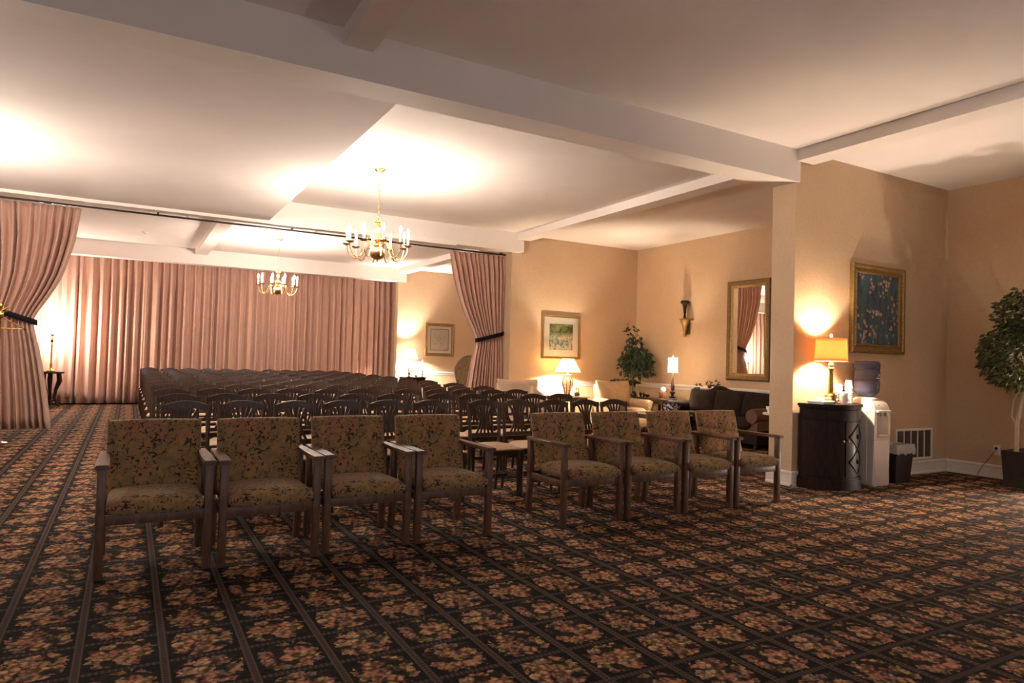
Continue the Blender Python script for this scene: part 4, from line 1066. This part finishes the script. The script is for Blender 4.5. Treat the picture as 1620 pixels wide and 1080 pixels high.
club_chair('tan upholstered armchair between the jar lamp and the corner ficus', (7.92, 9.84, 0), 0.10, 'tan_upholstery')
a = club_chair('tan upholstered armchair half hidden by chairs, left of the jar lamp', (5.90, 9.90, 0), 0.05, 'rose_beige')
obj('throw_pillow', pillow(B(), (0.26, 0.06, 0.60), (0.36, 0.36, 0.13), Matrix.Rotation(0.5, 3, 'Y') @ Matrix.Rotation(PI/2-0.35, 3, 'X'), p=4, pinch=0.12), 'rose_beige', a, ang=70)
def leg_table(name, label, cat, loc, w, d, h, topm, legm, th=0.025, apron=0.07, shelf=None):
    t = thing(name, label, cat, loc)
    obj('table_top', b2(B(), -w/2, w/2, -d/2, d/2, h-th, h, 0.005), topm, t)
    obj('apron', ring_frame(B(), 1, 1, [(0, 0), (0, 0.01), (0.1, 0.01), (0.1, 0)]) if False else b2(B(), -w/2+0.04, w/2-0.04, -d/2+0.04, d/2-0.04, h-th-apron, h-th), legm, t)
    for sx in (-1, 1):
        for sy in (-1, 1):
            x, y = sx*(w/2-0.05), sy*(d/2-0.05)
            obj('leg', tube(B(), [(x, y, h-th-0.005), (x*1.02, y*1.02, h*0.6), (x*0.98, y*0.98, h*0.3), (x*1.02, y*1.02, 0)], [0.024, 0.026, 0.016, 0.018], 8), legm, t)
    if shelf: obj('shelf', b2(B(), -w/2+0.05, w/2-0.05, -d/2+0.05, d/2-0.05, shelf, shelf+0.015), legm, t)
    return t
leg_table('side_table', 'dark side table with a pale top under the jar lamp', 'table', (7.10, 10.43, 0), 0.70, 0.50, 0.622, 'pale_top', 'dark_wood')
leg_table('end_table', 'dark end table between the corner ficus and the sofa', 'table', (8.62, 9.49, 0), 0.46, 0.74, 0.622, 'dark_wood', 'dark_wood', shelf=0.3)
leg_table('coffee_table', 'low table with a pale top in front of the sofa', 'table', (7.86, 8.72, 0), 0.62, 0.86, 0.430, 'pale_top', 'dark_wood')
# figurine
t = thing('bird_figurine', 'small dark curled figurine beside the jar lamp', 'figurine', (7.235, 10.30, 0.623))
obj('body', lathe(B(), [(0.03, 0), (0.045, 0.015), (0.05, 0.04), (0.03, 0.065), (0.012, 0.075)], 14, sx=1.2), 'bronze', t)
obj('neck', tube(B(), [(0.02, 0, 0.05), (0.045, 0, 0.10), (0.03, 0, 0.15), (-0.01, 0, 0.155), (-0.025, 0, 0.12), (-0.01, 0, 0.10)], [0.014, 0.012, 0.012, 0.013, 0.012, 0.006], 8), 'dull_brass', t)
# votive
t = thing('globe_votive', 'white glass globe candle on a square wooden block on the end table', 'candle', (8.62, 9.52, 0.623))
obj('block', b2(B(), -0.055, 0.055, -0.055, 0.055, 0, 0.115, 0.006), 'walnut', t)
obj('globe', lathe(B(), [(0.01, 0.116), (0.035, 0.122), (0.05, 0.15), (0.05, 0.17), (0.035, 0.2), (0.008, 0.212)], 18), 'paper_white', t)
# bowl
t = thing('china_bowl', 'blue and white porcelain bowl on the low table', 'bowl', (8.0, 8.62, 0.431))
o = obj('bowl', lathe(B(), [(0.085, 0.0), (0.09, 0.015), (0.11, 0.05), (0.14, 0.11), (0.152, 0.155), (0.165, 0.175), (0.15, 0.175), (0.135, 0.13), (0.1, 0.05), (0.0, 0.03)], 28, cap=False), 'blue_white_china', t)
obj('rim', tube(B(), [(0.16*math.cos(2*PI*k/28), 0.16*math.sin(2*PI*k/28), 0.176) for k in range(29)], 0.008, 6, cap=False), 'bronze', t)
for s in (-1, 1):
    obj('handle', tube(B(), [(s*0.150, 0, 0.11), (s*0.19, 0, 0.13), (s*0.195, 0, 0.17), (s*0.16, 0, 0.185)], 0.010, 7), 'bronze', t)
# marble pedestal
t = thing('pedestal_table', 'small round white-topped pedestal table at the partition edge', 'table', (7.80, 6.30, 0))
obj('table_top', lathe(B(), [(0.0, 0.600), (0.20, 0.600), (0.21, 0.61), (0.21, 0.622), (0.20, 0.63), (0.0, 0.63)], 28), 'paper_white', t)
obj('pedestal', lathe(B(), [(0.13, 0), (0.13, 0.02), (0.04, 0.06), (0.03, 0.2), (0.045, 0.3), (0.03, 0.4), (0.025, 0.52), (0.08, 0.60)], 16), 'chestnut_leather', t)
t = thing('white_teacup', 'white china cup on the small pedestal table', 'cup', (7.70, 6.36, 0.631))
obj('cup_body', lathe(B(), [(0.028, 0), (0.03, 0.008), (0.05, 0.05), (0.056, 0.085), (0.052, 0.085), (0.04, 0.03), (0.0, 0.015)], 18, cap=False), 'paper_white', t)
obj('handle', tube(B(), [(0.045, 0, 0.03), (0.08, 0, 0.035), (0.085, 0, 0.06), (0.054, 0, 0.075)], 0.006, 6), 'paper_white', t)
# sofa along the right wall (faces -X)
t = thing('sofa', 'dark brown camel-back sofa under the wall mirror', 'sofa', (8.60, 8.02, 0))
W2 = 1.02
obj('base', b2(B(), -0.40, 0.40, -W2, W2, 0.08, 0.30, 0.02), 'brown_leather', t)
for sx in (-1, 1):
    for sy in (-1, 1): obj('leg', lathe(B(), [(0.02, 0), (0.03, 0.085)], 10, (sx*0.34, sy*(W2-0.08), 0)), 'dark_wood', t)
for k in range(3):
    y = -0.60+0.60*k
    obj('seat_cushion', pillow(B(), (-0.10, y, 0.37), (0.68, 0.61, 0.18), p=8), 'brown_leather', t, ang=70)
bm = B(); n = 36; secs = []
for i in range(n+1):
    s = 2*i/n-1; y = s*W2
    zt = 0.80+0.075*math.exp(-((s-0.42)/0.16)**2)+0.03*math.cos(s*PI*0.5)+0.035*max(0, abs(s)-0.85)/0.15
    secs.append([bm.verts.new((x, y, z)) for x, z in ((0.40, 0.28), (0.42, 0.6), (0.43, zt-0.05), (0.40, zt), (0.33, zt+0.012), (0.27, zt-0.02), (0.24, zt-0.10), (0.20, 0.5), (0.18, 0.3))])
for a, b_ in zip(secs, secs[1:]):
    for k in range(8): bm.faces.new((a[k], a[k+1], b_[k+1], b_[k]))
    bm.faces.new((a[8], a[0], b_[0], b_[8]))
bm.faces.new(secs[0]); bm.faces.new(secs[-1][::-1])
obj('backrest', bm, 'brown_leather', t, ang=50)
for k in range(3):
    y = -0.60+0.60*k
    obj('back_cushion', pillow(B(), (0.13, y, 0.63), (0.42, 0.62, 0.20), Matrix.Rotation(PI/2+0.22, 3, 'Y'), p=6), 'brown_leather', t, ang=70)
for sy in (-1, 1):
    bm = tube(B(), [(-0.43, sy*(W2-0.09), 0.50), (-0.38, sy*(W2-0.09), 0.505), (0.0, sy*(W2-0.09), 0.515), (0.38, sy*(W2-0.09), 0.53)], [0.105, 0.115, 0.115, 0.115], 18)
    b2(bm, -0.40, 0.38, sy*(W2-0.09)-0.085, sy*(W2-0.09)+0.085, 0.26, 0.5)
    obj('arm', bm, 'chestnut_leather' if sy < 0 else 'brown_leather', t, ang=50)  # near arm redder: warm lighting on the same leather, put into its colour
# carved crest ornaments at the far end
for y, z, k in ((0.93, 0.855, 21), (0.66, 0.90, 22), (0.52, 0.905, 23)):
    bm = lathe(B(), [(0.004, -0.05), (0.035, -0.03), (0.03, 0.0), (0.008, 0.012)], 8, (0.33, y, z))
    leaves(bm, 22, (0.33, y, z+0.02), (0.05, 0.05, 0.06), 0.05, -0.3, k)
    obj('carved_crest', bm, 'dark_wood', t)
t = None

# ================================================================== FAR RIGHT CORNER
leg_table('console_table', 'dark console table under the far wall lamp', 'table', (6.50, 16.72, 0), 0.66, 0.40, 0.742, 'cabinet_wood', 'cabinet_wood', apron=0.16)
def candlestick(label, loc, h, ch_, r=0.011):
    t = thing('candlestick', label, 'candlestick', loc)
    obj('stick', lathe(B(), [(0.045, 0), (0.047, 0.012), (0.018, 0.025), (0.012, 0.05), (0.024, 0.07), (0.012, 0.09), (0.013, h-0.03), (0.026, h-0.015), (0.028, h), (0.012, h)], 14), 'bronze', t)
    if ch_: obj('candle', lathe(B(), [(r, h), (r*0.85, h+ch_), (0.001, h+ch_+0.006)], 10), 'candle_white', t)
candlestick('dark candlestick with a tall white candle on the far console', (6.72, 16.60, 0.743), 0.16, 0.30)
candlestick('short candlestick in front of the lamp on the far console', (6.34, 16.57, 0.743), 0.11, 0.17)
t = thing('glass_jar', 'small glass jar between the candlesticks on the far console', 'jar', (6.535, 16.58, 0.743))
o = obj('jar', lathe(B(), [(0.04, 0), (0.045, 0.01), (0.045, 0.10), (0.038, 0.115), (0.034, 0.115), (0.04, 0.1), (0.04, 0.01)], 18, cap=False), 'clear_glass', t)
obj('wax', lathe(B(), [(0.036, 0.008), (0.036, 0.05)], 16), 'chestnut_leather', t)
obj('lid', lathe(B(), [(0.045, 0.116), (0.045, 0.126), (0.01, 0.13), (0.012, 0.145), (0.001, 0.15)], 16), 'dull_brass', t)
# wing chair behind the tied curtain
t = thing('wing_chair', 'tall tapestry chair with carved wooden frame half behind the right tied curtain', 'armchair', (6.30, 12.75, 0), -0.35)
arch = []
for k in range(15):
    u = 2*k/14-1; arch.append((u*0.33, 1.30-0.24*abs(u)**3.2))
pts = [(-0.27, 0.22, 0.45), (-0.30, 0.25, 0.75), (-0.345, 0.27, 0.95)] + [(x*1.02, 0.30, z) for x, z in arch] + [(0.345, 0.27, 0.95), (0.30, 0.25, 0.75), (0.27, 0.22, 0.45)]
obj('back_frame', tube(B(), pts, 0.028, 8), 'walnut', t)
bm = extrude(B(), [(-0.27, 0.45), (0.27, 0.45), (0.33, 0.95)] + [(x, z) for x, z in arch[::-1]] + [(-0.33, 0.95)], (0, 0.23, 0), (1, 0, 0), (0, 0, 1), (0, 1, 0), 0.06)
obj('backrest', bm, 'brown_tapestry', t)
obj('seat_cushion', pillow(B(), (0, -0.06, 0.42), (0.60, 0.60, 0.16), p=8), 'brown_tapestry', t, ang=70)
obj('seat_rail', b2(B(), -0.29, 0.29, -0.34, 0.24, 0.27, 0.36, 0.01), 'walnut', t)
for sx in (-1, 1):
    for y in (-0.30, 0.20): obj('leg', tube(B(), [(sx*0.26, y, 0.28), (sx*0.27, y-0.01, 0.15), (sx*0.26, y, 0)], [0.03, 0.02, 0.022], 8), 'walnut', t)
    obj('armrest', tube(B(), [(sx*0.30, 0.24, 0.66), (sx*0.33, 0.0, 0.66), (sx*0.32, -0.22, 0.64), (sx*0.29, -0.24, 0.5), (sx*0.28, -0.22, 0.34)], 0.02, 8), 'walnut', t)

# ================================================================== FAR LEFT
t = thing('pedestal_table', 'dark half-round table with one curved leg before the back curtain', 'table', (-1.39, 17.18, 0))
obj('table_top', lathe(B(), [(0.0, 0.70), (0.22, 0.70), (0.235, 0.715), (0.235, 0.735), (0.0, 0.742)], 24), 'cabinet_wood', t)
for k in range(3):
    a = 2*PI*k/3-0.35; c, s = math.cos(a), math.sin(a)
    obj('leg', tube(B(), [(c*0.15, s*0.15, 0.70), (c*0.17, s*0.17, 0.55), (c*0.10, s*0.10, 0.35), (c*0.08, s*0.08, 0.18), (c*0.16, s*0.16, 0.03), (c*0.19, s*0.19, 0.012)], [0.045, 0.05, 0.034, 0.026, 0.024, 0.014], 8), 'cabinet_wood', t)
obj('shelf', lathe(B(), [(0.0, 0.12), (0.10, 0.12), (0.10, 0.14), (0.0, 0.14)], 16), 'cabinet_wood', t)
# brass stand with arms at the left edge
t = thing('brass_stand', 'brass floor stand with short arms cut by the left edge of the photo', 'stand', (-1.44, 10.78, 0))
obj('base', lathe(B(), [(0.14, 0), (0.14, 0.012), (0.04, 0.03), (0.016, 0.05)], 20), 'brass', t)
obj('pole', lathe(B(), [(0.012, 0.03), (0.012, 1.74), (0.02, 1.76), (0.012, 1.79)], 12), 'brass', t)
obj('hub', lathe(B(), [(0.02, 1.60), (0.035, 1.62), (0.035, 1.68), (0.02, 1.70)], 14), 'brass', t)
for p, q in (((0, 0, 1.67), (0.10, -0.05, 1.71)), ((0, 0, 1.63), (0.26, 0.02, 1.475)), ((-0.25, 0, 1.475), (0.26, 0.02, 1.475)), ((0, 0, 1.63), (-0.25, 0, 1.475)), ((0, 0, 1.70), (0.08, 0.03, 1.755))):
    a_ = obj('arm', tube(B(), [p, q], 0.008, 8), 'brass', t)
    obj('knob', lathe(B(), [(0.003, -0.014), (0.014, -0.006), (0.014, 0.006), (0.003, 0.014)], 10, q), 'brass', a_)
t = thing('gilt_stool', 'small gilt-framed stool with dark seat cut by the left edge of the photo', 'stool', (-1.78, 10.30, 0))
for sx in (-1, 1):
    for sy in (-1, 1): obj('leg', b2(B(), sx*0.24-0.018, sx*0.24+0.018, sy*0.20-0.018, sy*0.20+0.018, 0, 0.42, 0.003), 'dull_brass', t)
    obj('stretcher', b2(B(), sx*0.24-0.012, sx*0.24+0.012, -0.19, 0.19, 0.05, 0.075), 'brass', t)
for sy in (-1, 1): obj('stretcher', b2(B(), -0.23, 0.23, sy*0.20-0.012, sy*0.20+0.012, 0.05, 0.075), 'brass', t)
obj('seat', b2(B(), -0.265, 0.265, -0.225, 0.225, 0.42, 0.45, 0.008), 'brass', t)
obj('seat_pad', pillow(B(), (0, 0, 0.46), (0.48, 0.40, 0.06), p=8), 'velvet_black', t)
